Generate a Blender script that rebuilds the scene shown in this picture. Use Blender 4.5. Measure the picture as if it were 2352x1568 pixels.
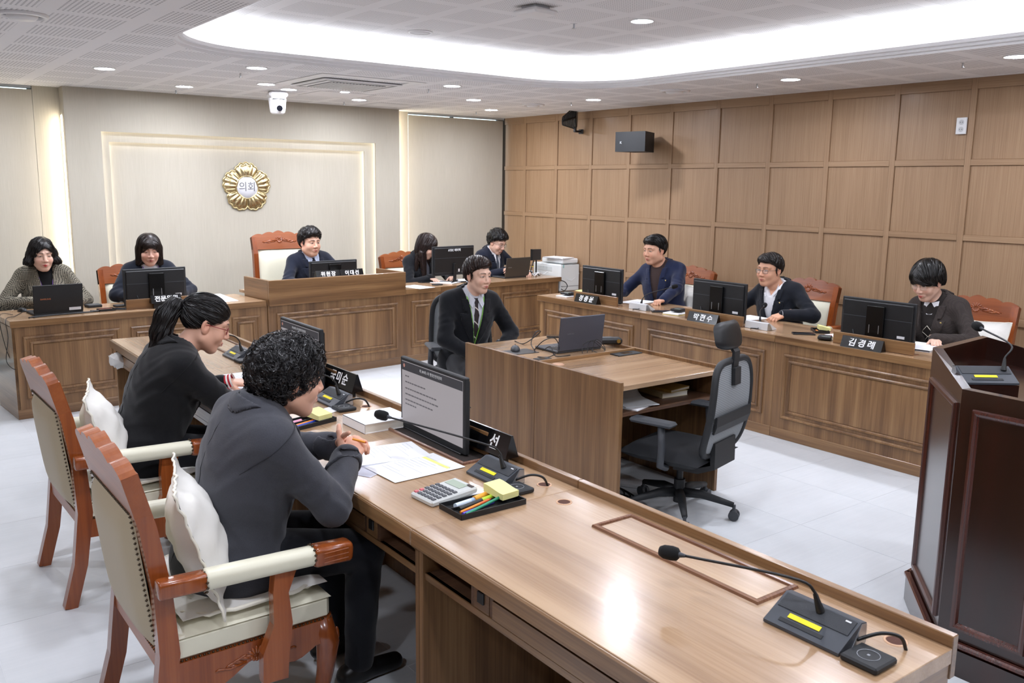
import bpy, bmesh, math, random
import numpy as np
from mathutils import Vector, Matrix, Euler
from mathutils.geometry import tessellate_polygon
for _o in list(bpy.data.objects): bpy.data.objects.remove(_o)
SC = bpy.context.scene
COL = SC.collection
PI = math.pi
rnd = random.Random(7)
# ------------------------------------------------------------------ camera
def _camera():
    yaw, pitch, roll = 0.64805412, 0.17431286, 0.01337461
    cy, sy, cp, sp = math.cos(yaw), math.sin(yaw), math.cos(pitch), math.sin(pitch)
    fwd = Vector((sy*cp, cy*cp, -sp)); right = Vector((cy, -sy, 0)); up = right.cross(fwd)
    r = right*math.cos(roll) + up*math.sin(roll); u = up*math.cos(roll) - right*math.sin(roll)
    cd = bpy.data.cameras.new('camera'); co = bpy.data.objects.new('camera', cd); COL.objects.link(co)
    m = Matrix((r, u, -fwd)).transposed().to_4x4(); m.translation = (0, 0, 1.75)
    co.matrix_world = m
    cd.sensor_width = 36; cd.sensor_fit = 'HORIZONTAL'; cd.lens = 2031.55/2352*36
    cd.clip_start = .05; cd.clip_end = 60
    cd.dof.use_dof = True; cd.dof.focus_distance = 4.0; cd.dof.aperture_fstop = 9.0
    SC.camera = co
_camera()
# ------------------------------------------------------------------ world (overcast daylight behind the blinds) and exposure
W = bpy.data.worlds.new('world'); SC.world = W; W.use_nodes = True
W.node_tree.nodes['Background'].inputs[0].default_value = (.80, .90, 1.0, 1)
W.node_tree.nodes['Background'].inputs[1].default_value = 3.0
SC.view_settings.view_transform = 'Standard'; SC.view_settings.look = 'None'
SC.view_settings.gamma = 1; SC.view_settings.use_curve_mapping = False
SC.view_settings.exposure = 0.2
cy = SC.cycles
cy.max_bounces = 6; cy.diffuse_bounces = 4; cy.glossy_bounces = 3; cy.transmission_bounces = 4; cy.transparent_max_bounces = 6
cy.caustics_reflective = False; cy.caustics_refractive = False; cy.sample_clamp_indirect = 6
DOWNLIGHT = 335.0      # radiance of the ceiling spot lenses
COVE = 36.0           # radiance of the hidden strips in the ceiling cove
WARM = 14.5            # radiance of the hidden strips in the feature wall
# ------------------------------------------------------------------ materials
def C(h, a=1.0):
    h = h.lstrip('#'); v = [int(h[i:i+2], 16)/255 for i in (0, 2, 4)]
    return tuple([(c/12.92 if c <= .04045 else ((c+.055)/1.055)**2.4) for c in v] + [a])
class NT:
    def __init__(s, name):
        s.m = bpy.data.materials.new(name); s.m.use_nodes = True
        s.t = s.m.node_tree; s.b = s.t.nodes['Principled BSDF']
    def n(s, typ, **kw):
        nd = s.t.nodes.new('ShaderNode'+typ)
        for k, v in kw.items():
            if k.startswith('i_'):
                key = k[2:]; key = int(key) if key.isdigit() else key.replace('_', ' ')
                nd.inputs[key].default_value = v
            else: setattr(nd, k, v)
        return nd
    def l(s, a, b): s.t.links.new(a, b)
    def ramp(s, fac, stops, interp='LINEAR'):
        r = s.n('ValToRGB'); e = r.color_ramp.elements; r.color_ramp.interpolation = interp
        while len(e) < len(stops): e.new(.5)
        for el, (p, c) in zip(e, stops): el.position = p; el.color = c if len(c) == 4 else (*c, 1)
        s.l(fac, r.inputs[0]); return r.outputs[0]
    def math(s, op, a, b=0.0):
        nd = s.n('Math', operation=op)
        for i, v in enumerate((a, b)):
            if isinstance(v, (int, float)): nd.inputs[i].default_value = v
            else: s.l(v, nd.inputs[i])
        return nd.outputs[0]
    def coords(s, scale=(1, 1, 1), rot=(0, 0, 0), kind='Object', rand=True):
        tc = s.n('TexCoord'); o = tc.outputs[kind]
        if kind == 'World': pass
        if rand:
            oi = s.n('ObjectInfo'); va = s.n('VectorMath', operation='ADD')
            vs = s.n('VectorMath', operation='SCALE'); cb = s.n('CombineXYZ')
            for i, f in enumerate((7.3, 3.1, 5.7)): s.l(s.math('MULTIPLY', oi.outputs['Random'], f), cb.inputs[i])
            s.l(o, va.inputs[0]); s.l(cb.outputs[0], va.inputs[1]); o = va.outputs[0]
        mp = s.n('Mapping'); mp.inputs['Scale'].default_value = scale; mp.inputs['Rotation'].default_value = rot
        s.l(o, mp.inputs[0]); return mp.outputs[0]
    def bump(s, h, strength=.2, dist=.002):
        b = s.n('Bump'); b.inputs['Strength'].default_value = strength; b.inputs['Distance'].default_value = dist
        s.l(h, b.inputs['Height']); s.l(b.outputs[0], s.b.inputs['Normal'])
    def set(s, **kw):
        for k, v in kw.items(): s.b.inputs[k.replace('_', ' ')].default_value = v
        return s
MATS = {}
def plain(name, col, rough=.5, metal=0, noise=0.0, nscale=60, bump=0.0, coat=0, spec=.5, sheen=0, trans=0):
    if name in MATS: return MATS[name]
    t = NT(name); c = C(col) if isinstance(col, str) else col
    t.set(Base_Color=c, Roughness=rough, Metallic=metal)
    t.b.inputs['Specular IOR Level'].default_value = spec
    t.b.inputs['Coat Weight'].default_value = coat; t.b.inputs['Coat Roughness'].default_value = .15
    t.b.inputs['Sheen Weight'].default_value = sheen
    t.b.inputs['Transmission Weight'].default_value = trans
    if noise or bump:
        v = t.coords(); nz = t.n('TexNoise', i_Scale=nscale, i_Detail=3.0); t.l(v, nz.inputs['Vector'])
        if noise:
            a = tuple(x*(1-noise) for x in c[:3]); b = tuple(min(1, x*(1+noise)) for x in c[:3])
            t.l(t.ramp(nz.outputs[0], [(.3, a), (.7, b)]), t.b.inputs['Base Color'])
        if bump: t.bump(nz.outputs[0], bump, .002)
    MATS[name] = t.m; return t.m
def wood(name, dark, mid, light, axis='x', rough=.35, coat=.25, scale=1.0, spec=.5, figure=.5, bumpy=.05):
    if name in MATS: return MATS[name]
    t = NT(name)
    st = {'x': (.55, 11, 11), 'y': (11, .55, 11), 'z': (11, 11, .55)}[axis]
    v = t.coords(tuple(q*scale for q in st))
    n1 = t.n('TexNoise', i_Scale=1.0, i_Detail=4.0, i_Roughness=.55, i_Distortion=.35); t.l(v, n1.inputs['Vector'])
    st2 = {'x': (2.2, 130, 130), 'y': (130, 2.2, 130), 'z': (130, 130, 2.2)}[axis]
    v2 = t.coords(tuple(q*scale for q in st2))
    n2 = t.n('TexNoise', i_Scale=1.0, i_Detail=3.0, i_Roughness=.6); t.l(v2, n2.inputs['Vector'])
    mx = t.math('ADD', t.math('MULTIPLY', n1.outputs[0], figure), t.math('MULTIPLY', n2.outputs[0], 1-figure))
    t.l(t.ramp(mx, [(.36, C(dark)), (.5, C(mid)), (.64, C(light))]), t.b.inputs['Base Color'])
    t.set(Roughness=rough); t.b.inputs['Coat Weight'].default_value = coat
    t.b.inputs['Coat Roughness'].default_value = .18; t.b.inputs['Specular IOR Level'].default_value = spec
    t.bump(n2.outputs[0], bumpy, .001)
    MATS[name] = t.m; return t.m
def emit(name, col, strength):
    if name in MATS: return MATS[name]
    t = NT(name); t.set(Base_Color=C('#202020')); t.b.inputs['Emission Color'].default_value = C(col) if isinstance(col, str) else col
    t.b.inputs['Emission Strength'].default_value = strength
    MATS[name] = t.m; return t.m
# ------------------------------------------------------------------ mesh builder
def rotz(a): return Matrix.Rotation(a, 4, 'Z')
def T(x, y, z): return Matrix.Translation((x, y, z))
class MB:
    """collects shapes of ONE part; build() links them as one mesh object"""
    def __init__(s): s.v = []; s.f = []; s.mi = []; s.sm = []; s.cur = 0; s.M = None
    def add(s, vs, fs, smooth=False):
        o = len(s.v)
        if s.M is not None: vs = [s.M @ Vector(v) for v in vs]
        s.v += [tuple(v) for v in vs]; s.f += [tuple(i+o for i in f) for f in fs]
        s.mi += [s.cur]*len(fs); s.sm += [smooth]*len(fs); return s
    def box(s, c, d, bev=0.0, rot=None):
        x, y, z = (q/2 for q in d); b = min(bev, x*.98, y*.98, z*.98)
        if b <= 0:
            vs = [(sx*x, sy*y, sz*z) for sz in (-1, 1) for sx, sy in ((-1, -1), (1, -1), (1, 1), (-1, 1))]
            fs = [(3, 2, 1, 0), (4, 5, 6, 7), (0, 1, 5, 4), (1, 2, 6, 5), (2, 3, 7, 6), (3, 0, 4, 7)]
        else:
            vs = []; idx = {}
            for sx in (-1, 1):
                for sy in (-1, 1):
                    for sz in (-1, 1):
                        for ax, p in enumerate(((x, y-b, z-b), (x-b, y, z-b), (x-b, y-b, z))):
                            idx[(sx, sy, sz, ax)] = len(vs); vs.append((sx*p[0], sy*p[1], sz*p[2]))
            fs = []
            for sgn in (-1, 1):
                q = lambda a, bb, ax: idx[(*a, ax)] if bb else idx[(*a, ax)]
                f = [idx[(sgn, a, c2, 0)] for a, c2 in ((-1, -1), (1, -1), (1, 1), (-1, 1))]; fs.append(f if sgn > 0 else f[::-1])
                f = [idx[(a, sgn, c2, 1)] for a, c2 in ((-1, -1), (1, -1), (1, 1), (-1, 1))]; fs.append(f[::-1] if sgn > 0 else f)
                f = [idx[(a, c2, sgn, 2)] for a, c2 in ((-1, -1), (1, -1), (1, 1), (-1, 1))]; fs.append(f if sgn > 0 else f[::-1])
            for a in (-1, 1):
                for b2 in (-1, 1):
                    f = [idx[(a, b2, -1, 0)], idx[(a, b2, 1, 0)], idx[(a, b2, 1, 1)], idx[(a, b2, -1, 1)]]; fs.append(f if a*b2 < 0 else f[::-1])
                    f = [idx[(a, -1, b2, 0)], idx[(a, 1, b2, 0)], idx[(a, 1, b2, 2)], idx[(a, -1, b2, 2)]]; fs.append(f[::-1] if a*b2 < 0 else f)
                    f = [idx[(-1, a, b2, 1)], idx[(1, a, b2, 1)], idx[(1, a, b2, 2)], idx[(-1, a, b2, 2)]]; fs.append(f if a*b2 < 0 else f[::-1])
            for sx in (-1, 1):
                for sy in (-1, 1):
                    for sz in (-1, 1):
                        f = [idx[(sx, sy, sz, k)] for k in range(3)]; fs.append(f if sx*sy*sz > 0 else f[::-1])
        m = Matrix.Translation(c) @ (rot.to_matrix().to_4x4() if isinstance(rot, Euler) else (rot if rot is not None else Matrix.Identity(4)))
        return s.add([m @ Vector(v) for v in vs], fs)
    def span(s, lo, hi, bev=0.0):
        return s.box([(a+b)/2 for a, b in zip(lo, hi)], [abs(b-a) for a, b in zip(lo, hi)], bev)
    def cyl(s, p, q, r, r2=None, seg=20, caps=True, smooth=True):
        p, q = Vector(p), Vector(q); r2 = r if r2 is None else r2
        z = (q-p).normalized(); x = z.orthogonal().normalized(); y = z.cross(x)
        vs = []; fs = []
        for c, rr in ((p, r), (q, r2)):
            for k in range(seg):
                a = 2*PI*k/seg; vs.append(c+(x*math.cos(a)+y*math.sin(a))*rr)
        for k in range(seg): fs.append((k, (k+1) % seg, seg+(k+1) % seg, seg+k))
        s.add(vs, fs, smooth)
        if caps: s.add(vs, [tuple(range(seg-1, -1, -1)), tuple(range(seg, 2*seg))], False)
        return s
    def tube(s, pts, r, seg=8, caps=True, radii=None, closed=False):
        pts = [Vector(p) for p in pts]; n = len(pts); vs = []; fs = []; prev = None
        for i, p in enumerate(pts):
            if closed: t = (pts[(i+1) % n]-pts[i-1])
            else: t = (pts[min(i+1, n-1)]-pts[max(i-1, 0)])
            t = t.normalized() if t.length > 1e-9 else Vector((0, 0, 1))
            x = t.orthogonal().normalized() if prev is None else (prev-t*prev.dot(t))
            x = x.normalized() if x.length > 1e-6 else t.orthogonal().normalized()
            prev = x; y = t.cross(x); rr = radii[i] if radii else r
            for k in range(seg):
                a = 2*PI*k/seg; vs.append(p+(x*math.cos(a)+y*math.sin(a))*rr)
        for i in range(n if closed else n-1):
            j = (i+1) % n
            for k in range(seg):
                k2 = (k+1) % seg; fs.append((i*seg+k, i*seg+k2, j*seg+k2, j*seg+k))
        if caps and not closed: fs += [tuple(range(seg-1, -1, -1)), tuple((n-1)*seg+k for k in range(seg))]
        return s.add(vs, fs, True)
    def lathe(s, prof, c=(0, 0, 0), seg=24, axis=None):
        vs = []; fs = []; n = len(prof)
        for k in range(seg):
            a = 2*PI*k/seg
            for r, z in prof: vs.append((r*math.cos(a), r*math.sin(a), z))
        for k in range(seg):
            k2 = (k+1) % seg
            for i in range(n-1): fs.append((k*n+i, k2*n+i, k2*n+i+1, k*n+i+1))
        m = Matrix.Translation(c) @ (axis if axis is not None else Matrix.Identity(4))
        return s.add([m @ Vector(v) for v in vs], fs, True)
    def prism(s, poly, z0, z1, m=None, smooth=False):
        """2-D outline (counter-clockwise) pushed from z0 to z1, then placed by m"""
        n = len(poly); m = m if m is not None else Matrix.Identity(4)
        vs = [m @ Vector((x, y, z0)) for x, y in poly] + [m @ Vector((x, y, z1)) for x, y in poly]
        fs = [(i, (i+1) % n, n+(i+1) % n, n+i) for i in range(n)]
        s.add(vs, fs, smooth)
        tri = tessellate_polygon([[Vector((x, y, 0)) for x, y in poly]])
        t2 = []
        for a, b, c in tri:
            (ax, ay), (bx, by), (cx, cy) = poly[a], poly[b], poly[c]
            if (bx-ax)*(cy-ay)-(by-ay)*(cx-ax) < 0: b, c = c, b
            t2.append((a, b, c))
        s.add(vs, [(c, b, a) for a, b, c in t2]+[(a+n, b+n, c+n) for a, b, c in t2]); return s
    def sphere(s, c, r, seg=16, rings=10, sc=(1, 1, 1), m=None):
        prof = [(math.sin(PI*i/rings)*1.0, -math.cos(PI*i/rings)) for i in range(rings+1)]
        mm = Matrix.Translation(c) @ (m if m is not None else Matrix.Identity(4)) @ Matrix.Diagonal((r*sc[0], r*sc[1], r*sc[2], 1))
        vs = []; fs = []; n = rings+1
        for k in range(seg):
            a = 2*PI*k/seg
            for q, z in prof: vs.append(mm @ Vector((q*math.cos(a), q*math.sin(a), z)))
        for k in range(seg):
            k2 = (k+1) % seg
            for i in range(rings): fs.append((k*n+i, k2*n+i, k2*n+i+1, k*n+i+1))
        return s.add(vs, fs, True)
    def rbar(s, c, d, r, rot=None, e=None, n=4):
        """soft bar along y with rounded-rectangle section and eased ends"""
        w, l, h = d; e = r if e is None else e; m = Matrix.Translation(c) @ (rot if rot is not None else Matrix.Identity(4)); vs = []; fs = []
        rings = [(-l/2, e*.75), (-l/2+e*.3, e*.25), (-l/2+e, 0), (l/2-e, 0), (l/2-e*.3, e*.25), (l/2, e*.75)]; sec = []
        for cx, cz, a0 in ((1, 1, 0), (-1, 1, PI/2), (-1, -1, PI), (1, -1, 1.5*PI)):
            for k in range(n+1): a = a0+PI/2*k/n; sec.append((cx, cz, math.cos(a), math.sin(a)))
        N = len(sec)
        for y, ins in rings:
            for cx, cz, ca, sa in sec: vs.append(m @ Vector((cx*(w/2-r)+ca*r-cx*ins, y, cz*(h/2-r)+sa*r-cz*ins)))
        for i in range(len(rings)-1):
            for k in range(N): k2 = (k+1) % N; fs.append((i*N+k2, i*N+k, (i+1)*N+k, (i+1)*N+k2))
        fs += [tuple(range(N)), tuple((len(rings)-1)*N+k for k in range(N-1, -1, -1))]
        return s.add(vs, fs, True)
    def frame(s, w, h, prof, m):
        """moulding of profile prof [(in, out)] run round a w x h rectangle centred at 0 in the local xy plane, z = out"""
        vs = []; fs = []; n = len(prof)
        for sx, sy in ((-1, -1), (1, -1), (1, 1), (-1, 1)):
            for d, o in prof: vs.append(m @ Vector((sx*(w/2-d), sy*(h/2-d), o)))
        for k in range(4):
            k2 = (k+1) % 4
            for i in range(n-1): fs.append((k*n+i, k2*n+i, k2*n+i+1, k*n+i+1))
        return s.add(vs, fs)
    def mesh(s, name):
        me = bpy.data.meshes.new(name); me.from_pydata(s.v, [], s.f)
        me.polygons.foreach_set('material_index', s.mi); me.polygons.foreach_set('use_smooth', s.sm)
        me.update(); return me
    def build(s, name, mats, parent=None, m=None):
        return link(name, s.mesh(name), mats, parent, m)
def link(name, me, mats, parent=None, m=None):
    o = bpy.data.objects.new(name, me); COL.objects.link(o)
    for q in (mats if isinstance(mats, (list, tuple)) else [mats]):
        if q is not None: me.materials.append(q)
    if parent is not None: o.parent = parent
    if m is not None: o.matrix_local = m
    return o
def tag(o, label, cat, group=None, kind=None):
    if label: o['label'] = label
    if cat: o['category'] = cat
    if group: o['group'] = group
    if kind: o['kind'] = kind
    return o
def thing(name, label, cat, loc=(0, 0, 0), rz=0, group=None):
    o = bpy.data.objects.new(name, None); COL.objects.link(o); o.empty_display_size = .05
    o.location = loc; o.rotation_euler = (0, 0, rz); return tag(o, label, cat, group)
def struct(o): o['kind'] = 'structure'; return o
def dup(root, loc, rz, label, group=None):
    r = root.copy(); COL.objects.link(r); r.location = loc; r.rotation_euler = (0, 0, rz); r['label'] = label
    if group: r['group'] = group
    def kids(src, dst):
        for ch in list(src.children):
            c = ch.copy(); COL.objects.link(c); c.parent = dst; kids(ch, c)
    kids(root, r); return r
def text_part(body, size, mats, parent, m, name='lettering', extrude=.0006, bold=0.0, shear=0.0, sx=1.0, align='CENTER', spacing=1.0):
    cu = bpy.data.curves.new(name, 'FONT'); cu.body = body; cu.size = size; cu.extrude = extrude; cu.offset = bold
    cu.align_x = align; cu.align_y = 'CENTER'; cu.shear = shear; cu.space_character = spacing; cu.resolution_u = 3
    to = bpy.data.objects.new(name, cu); COL.objects.link(to)
    dg = bpy.context.evaluated_depsgraph_get(); me = bpy.data.meshes.new_from_object(to.evaluated_get(dg))
    bpy.data.objects.remove(to); bpy.data.curves.remove(cu)
    me.name = name; me.transform(Matrix.Diagonal((sx, 1, 1, 1))); me.materials.clear()
    return link(name, me, mats, parent, m)
# ------------------------------------------------------------------ room shell
CEIL, UPPER, XR, YB, YF = 2.58, 2.81, 6.80, 9.19, 9.008
XL, YN = -1.3, -2.2
M_white = plain('ceiling white paint', '#ebeaeb', .9)
M_cove = plain('cove white paint', '#f2f2f3', .85)
def wallpaper():
    t = NT('woven beige wallpaper'); v = t.coords((260, 260, 5), rand=False)
    n = t.n('TexNoise', i_Scale=1.0, i_Detail=2.0); t.l(v, n.inputs['Vector'])
    v2 = t.coords((6, 6, .6), rand=False); n2 = t.n('TexNoise', i_Scale=1.0, i_Detail=2.0); t.l(v2, n2.inputs['Vector'])
    mx = t.math('ADD', t.math('MULTIPLY', n.outputs[0], .7), t.math('MULTIPLY', n2.outputs[0], .3))
    t.l(t.ramp(mx, [(.35, C('#b9b3a4')), (.65, C('#c2bcae'))]), t.b.inputs['Base Color'])
    t.set(Roughness=.75); t.b.inputs['Specular IOR Level'].default_value = .25; t.bump(n.outputs[0], .12, .001); return t.m
M_paper = wallpaper()
def tile_mat():
    t = NT('grey porcelain tile'); v = t.coords((1, 1, 1)); n = t.n('TexNoise', i_Scale=3.0, i_Detail=5.0, i_Roughness=.6); t.l(v, n.inputs['Vector'])
    v2 = t.coords((1, 30, 1)); n2 = t.n('TexNoise', i_Scale=2.0, i_Detail=2.0); t.l(v2, n2.inputs['Vector'])
    mx = t.math('ADD', t.math('MULTIPLY', n.outputs[0], .7), t.math('MULTIPLY', n2.outputs[0], .3))
    t.l(t.ramp(mx, [(.3, C('#cdd1d4')), (.7, C('#dadde0'))]), t.b.inputs['Base Color']); t.set(Roughness=.42); return t.m
M_tile = tile_mat()
fl = struct(MB().span((XL, YN, -.12), (XR+.05, YB+.15, -.0010)).build('floor', plain('tile grout', '#e6e8e9', .8)))
tile_me = MB().box((0, 0, -.0004), (.5982, .5982, .0010), .0003).mesh('tile'); tile_me.materials.append(M_tile)
ox, oy = 3.92, 2.62
for i in range(-8, 6):
    for j in range(-4, 12):
        x, y = ox+(i+.5)*.6, oy+(j+.5)*.6
        if x < -.9 or x > XR-.25 or y < .3 or y > YB-.25: continue
        if y < 2 and x < -.2: continue
        o = bpy.data.objects.new('tile', tile_me); COL.objects.link(o); o.parent = fl; o.location = (x, y, 0)
MB().span((XL, YN, -.0009), (XR, .2, 0)).span((XL, .2, -.0009), (ox-8*.6, YB, 0)).build('tile_field', M_tile, fl)
# ---- right wall: frame of stiles and rails with recessed panels
wr = struct(MB().span((XR+.014, YN, 0), (XR+.12, YB+.15, CEIL+.3)).build('wall_right', plain('wall core', '#4a3a2c', .9)))
M_pan = wood('oak wall panel', '#8d7053', '#997b5e', '#a18466', 'z', rough=.5, coat=.05, scale=1.0, figure=.35)
M_rail = wood('oak wall rail', '#8d7053', '#997b5e', '#a18466', 'y', rough=.5, coat=.05, scale=1.0, figure=.35)
stile_y = [8.775-.6025*k for k in range(18)]
rows = [(.10, .783), (.838, 1.382), (1.428, 1.943), (1.989, 2.50)]
def yz_mesh(name, w, h, t, mat):
    me = MB().box((t/2, 0, 0), (t, w, h), .002).mesh(name); me.materials.append(mat); return me
sm = yz_mesh('stile', .046, CEIL, .016, M_pan)
for y in stile_y:
    o = bpy.data.objects.new('stile', sm); COL.objects.link(o); o.parent = wr; o.location = (XR, y, CEIL/2)
ys = [YB] + stile_y
cache = {}
for k in range(len(ys)-1):
    y1, y0 = ys[k]-(.023 if k else 0), ys[k+1]+.023
    for z0, z1 in rows:
        key = (round(y1-y0, 3), round(z1-z0, 3))
        if key not in cache: cache[key] = yz_mesh('panel', key[0], key[1], .008, M_pan)
        o = bpy.data.objects.new('panel', cache[key]); COL.objects.link(o); o.parent = wr; o.location = (XR+.012, (y0+y1)/2, (z0+z1)/2)
    for z0, z1 in ((0, .10), (.783, .838), (1.382, 1.428), (1.943, 1.989), (2.50, CEIL)):
        key = (round(y1-y0, 3), round(z1-z0, 3), 'r')
        if key not in cache: cache[key] = yz_mesh('rail', key[0], key[1], .0158, M_rail)
        o = bpy.data.objects.new('rail', cache[key]); COL.objects.link(o); o.parent = wr; o.location = (XR+.0002, (y0+y1)/2, (z0+z1)/2)
# ---- back wall: feature wall with two stepped openings, columns beside it
OX0, OX1, OZ0, OZ1 = 2.013, 4.872, .45, 2.195
IX0, IX1, IZ0, IZ1 = 2.090, 4.760, .52, 2.105
FX0, FX1 = 1.712, 5.174
wb = MB()
def ring(mb, x0, x1, z0, z1, a0, a1, b0, b1, y, t):
    mb.span((x0, y, z0), (a0, y+t, z1)); mb.span((a1, y, z0), (x1, y+t, z1))
    mb.span((a0, y, b1), (a1, y+t, z1)); mb.span((a0, y, z0), (a1, y+t, b0))
ring(wb, FX0, FX1, 0, CEIL, OX0, OX1, OZ0, OZ1, YF, .03)
ring(wb, OX0-.12, OX1+.12, OZ0-.12, OZ1+.12, IX0, IX1, IZ0, IZ1, YF+.062, .02)
wb.span((IX0-.12, YF+.118, IZ0-.12), (IX1+.12, YF+.14, IZ1+.12))
wb.span((FX0, YF+.03, 0), (FX0+.02, YF+.18, CEIL)); wb.span((FX1-.02, YF+.03, 0), (FX1, YF+.18, CEIL))
wb = struct(wb.build('wall_back', M_paper))
cl = MB(); cl.span((1.495, YB, 0), (1.80, YB+.1, CEIL)); cl.span((5.10, YB, 0), (5.395, YB+.1, CEIL)); cl.span((1.80, YB, 0), (5.10, YB+.1, CEIL))
cl.build('column_face', M_paper, wb)
def strip(name, lo, hi, col, k, par):
    return MB().span(lo, hi).build(name, emit('strip '+name+col, col, k), par)
w = '#fff7ec'
yy = YF+.034
strip('led_strip', (OX0-.05, yy, OZ1+.045), (OX1+.05, yy+.012, OZ1+.052), w, WARM, wb)
strip('led_strip', (OX0-.052, yy, OZ0), (OX0-.045, yy+.012, OZ1+.05), w, WARM, wb)
strip('led_strip', (OX1+.045, yy, OZ0), (OX1+.052, yy+.012, OZ1+.05), w, WARM, wb)
yy = YF+.086
strip('led_strip', (IX0-.05, yy, IZ1+.045), (IX1+.05, yy+.012, IZ1+.052), w, WARM*1.6, wb)
strip('led_strip', (IX0-.052, yy, IZ0), (IX0-.045, yy+.012, IZ1+.05), w, WARM*1.6, wb)
strip('led_strip', (IX1+.045, yy, IZ0), (IX1+.052, yy+.012, IZ1+.05), w, WARM*1.6, wb)
strip('led_strip', (FX0-.006, YF+.10, .1), (FX0-.001, YF+.13, CEIL-.25), '#fff2dc', WARM*2.2, wb)
strip('led_strip', (FX1+.001, YF+.10, .1), (FX1+.006, YF+.13, CEIL-.05), '#fff2dc', WARM*1.1, wb)
# ---- windows behind the blinds
M_frame = plain('teal grey window frame', '#3c5557', .5)
M_glass = NT('window glass'); M_glass.set(Base_Color=(.85, .95, .93, 1), Roughness=.02); M_glass.b.inputs['Transmission Weight'].default_value = 1; M_glass.b.inputs['IOR'].default_value = 1.1
for k, (x0, x1) in enumerate(((XL+.1, 1.495), (5.395, XR+.0))):
    wd = MB()
    for z in (.03, 2.60): wd.span((x0, YB+.13, z-.03), (x1, YB+.17, z+.02))
    nb = 4 if k == 0 else 2
    for q in range(nb+1):
        x = x0+(x1-x0)*q/nb; wd.span((x-.018, YB+.13, .03), (x+.018, YB+.17, 2.60))
    wo = struct(wd.build('window_%d' % (k+1), M_frame))
    for q in range(nb):
        xa, xb = x0+(x1-x0)*q/nb+.018, x0+(x1-x0)*(q+1)/nb-.018
        MB().span((xa, YB+.147, .05), (xb, YB+.153, 2.57)).build('pane', M_glass.m, wo)
    bl = thing('roller_blind', ('beige woven roller blind at the far left beside the lit column', 'beige woven roller blind in the corner beside the wooden wall')[k], 'blind', ((x0+x1)/2, YB, 0), 0, 'roller blinds')
    hw = (x1-x0)/2-.004; hb = hw-(.0 if k == 0 else .03)
    MB().span((-hw, -.004, .115), (hb, .004, 2.545)).build('blind_fabric', M_paper, bl)
    MB().cyl((-hw, .03, 2.572), (hw, .03, 2.572), .018, seg=12).build('roller_tube', plain('white steel tube', '#dfe5e6', .3), bl)
    MB().span((-hw, -.008, .092), (hb, .008, .115), .003).build('bottom_bar', plain('dark bar', '#2b2b2b', .4), bl)
# ---- room sides out of view
struct(MB().span((XL-.1, YN-.1, 0), (XL, YB+.15, CEIL+.3)).build('wall_left', plain('brown side wall', '#6f5d4a', .7)))
struct(MB().span((XL-.1, YN-.1, 0), (XR+.12, YN, CEIL+.3)).build('wall_front', MATS['brown side wall']))
# ---- ceiling: slotted lower field, rounded cove, dotted raised field
def perf(name, slot):
    t = NT(name); v = t.coords((1, 1, 1), rand=False); sp = t.n('SeparateXYZ'); t.l(v, sp.inputs[0])
    def cell(o, off, pitch, lo, hi):
        f = t.math('FRACT', t.math('DIVIDE', t.math('SUBTRACT', o, off), pitch))
        return t.math('MULTIPLY', t.math('GREATER_THAN', f, lo), t.math('LESS_THAN', f, hi))
    X, Y = sp.outputs[0], sp.outputs[1]
    patch = t.math('MULTIPLY', cell(X, .96, .45, 0, .80), cell(Y, 4.70, .45, .0, .80))
    if slot: holes = t.math('MULTIPLY', cell(X, .96, .0231, 0, .42), cell(Y, 4.70, .0180*2, .10, .80))
    else: holes = t.math('MULTIPLY', cell(X, .96, .018, 0, .5), cell(Y, 4.70, .018, .0, .5))
    h = t.math('MULTIPLY', patch, holes)
    t.l(t.ramp(h, [(.4, C('#ebeaeb')), (.6, C('#b6b5b8') if slot else C('#bfbec0'))], 'LINEAR'), t.b.inputs['Base Color']); t.set(Roughness=.9); return t.m
CX0, CX1, CY0, CY1, CR = 1.655, 5.44, -1.4, 6.125, .72
def rrect(d, n=14):
    x0, x1, y0, y1, r = CX0+d, CX1-d, CY0+d, CY1-d, max(.05, CR-d); P = []
    for cx, cy, a0 in ((x1-r, y1-r, 0), (x0+r, y1-r, PI/2), (x0+r, y0+r, PI), (x1-r, y0+r, 1.5*PI)):
        for k in range(n+1): a = a0+PI/2*k/n; P.append((cx+r*math.cos(a), cy+r*math.sin(a)))
    return P
def holed(outer, hole, z, up, name, mat, par=None):
    pts = [Vector((x, y, z)) for x, y in outer]; hp = [Vector((x, y, z)) for x, y in hole]
    tri = tessellate_polygon([pts, hp]); allp = pts+hp; fs = []
    for a, b, c in tri:
        nrm = (allp[b]-allp[a]).cross(allp[c]-allp[a]).z
        fs.append((a, b, c) if (nrm > 0) == up else (a, c, b))
    return MB().add(allp, fs).build(name, mat, par)
ce = struct(holed([(XL, YN), (XR, YN), (XR, YB+.14), (XL, YB+.14)], rrect(0), CEIL, False, 'ceiling', perf('slotted ceiling board', True)))
def sweep(prof, name, mat, par):
    loops = [[(x, y, z) for x, y in rrect(d)] for d, z in prof]; n = len(loops[0]); mb = MB()
    mb.add([p for l in loops for p in l], [(i*n+k, i*n+(k+1) % n, (i+1)*n+(k+1) % n, (i+1)*n+k) for i in range(len(loops)-1) for k in range(n)])
    return mb.build(name, mat, par)
sweep([(0, CEIL), (0, CEIL+.018), (.028, CEIL+.018), (.028, CEIL+.036), (.055, CEIL+.036), (.055, CEIL+.056), (.045, CEIL+.056), (.045, CEIL+.042), (-.09, CEIL+.042), (-.09, UPPER)], 'cove_moulding', M_cove, ce)
sweep([(.025, CEIL+.044), (.025, CEIL+.049), (.004, CEIL+.049), (.004, CEIL+.044), (.025, CEIL+.044)], 'cove_led_strip', emit('cove strip', '#f6f9ff', COVE), ce)
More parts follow.
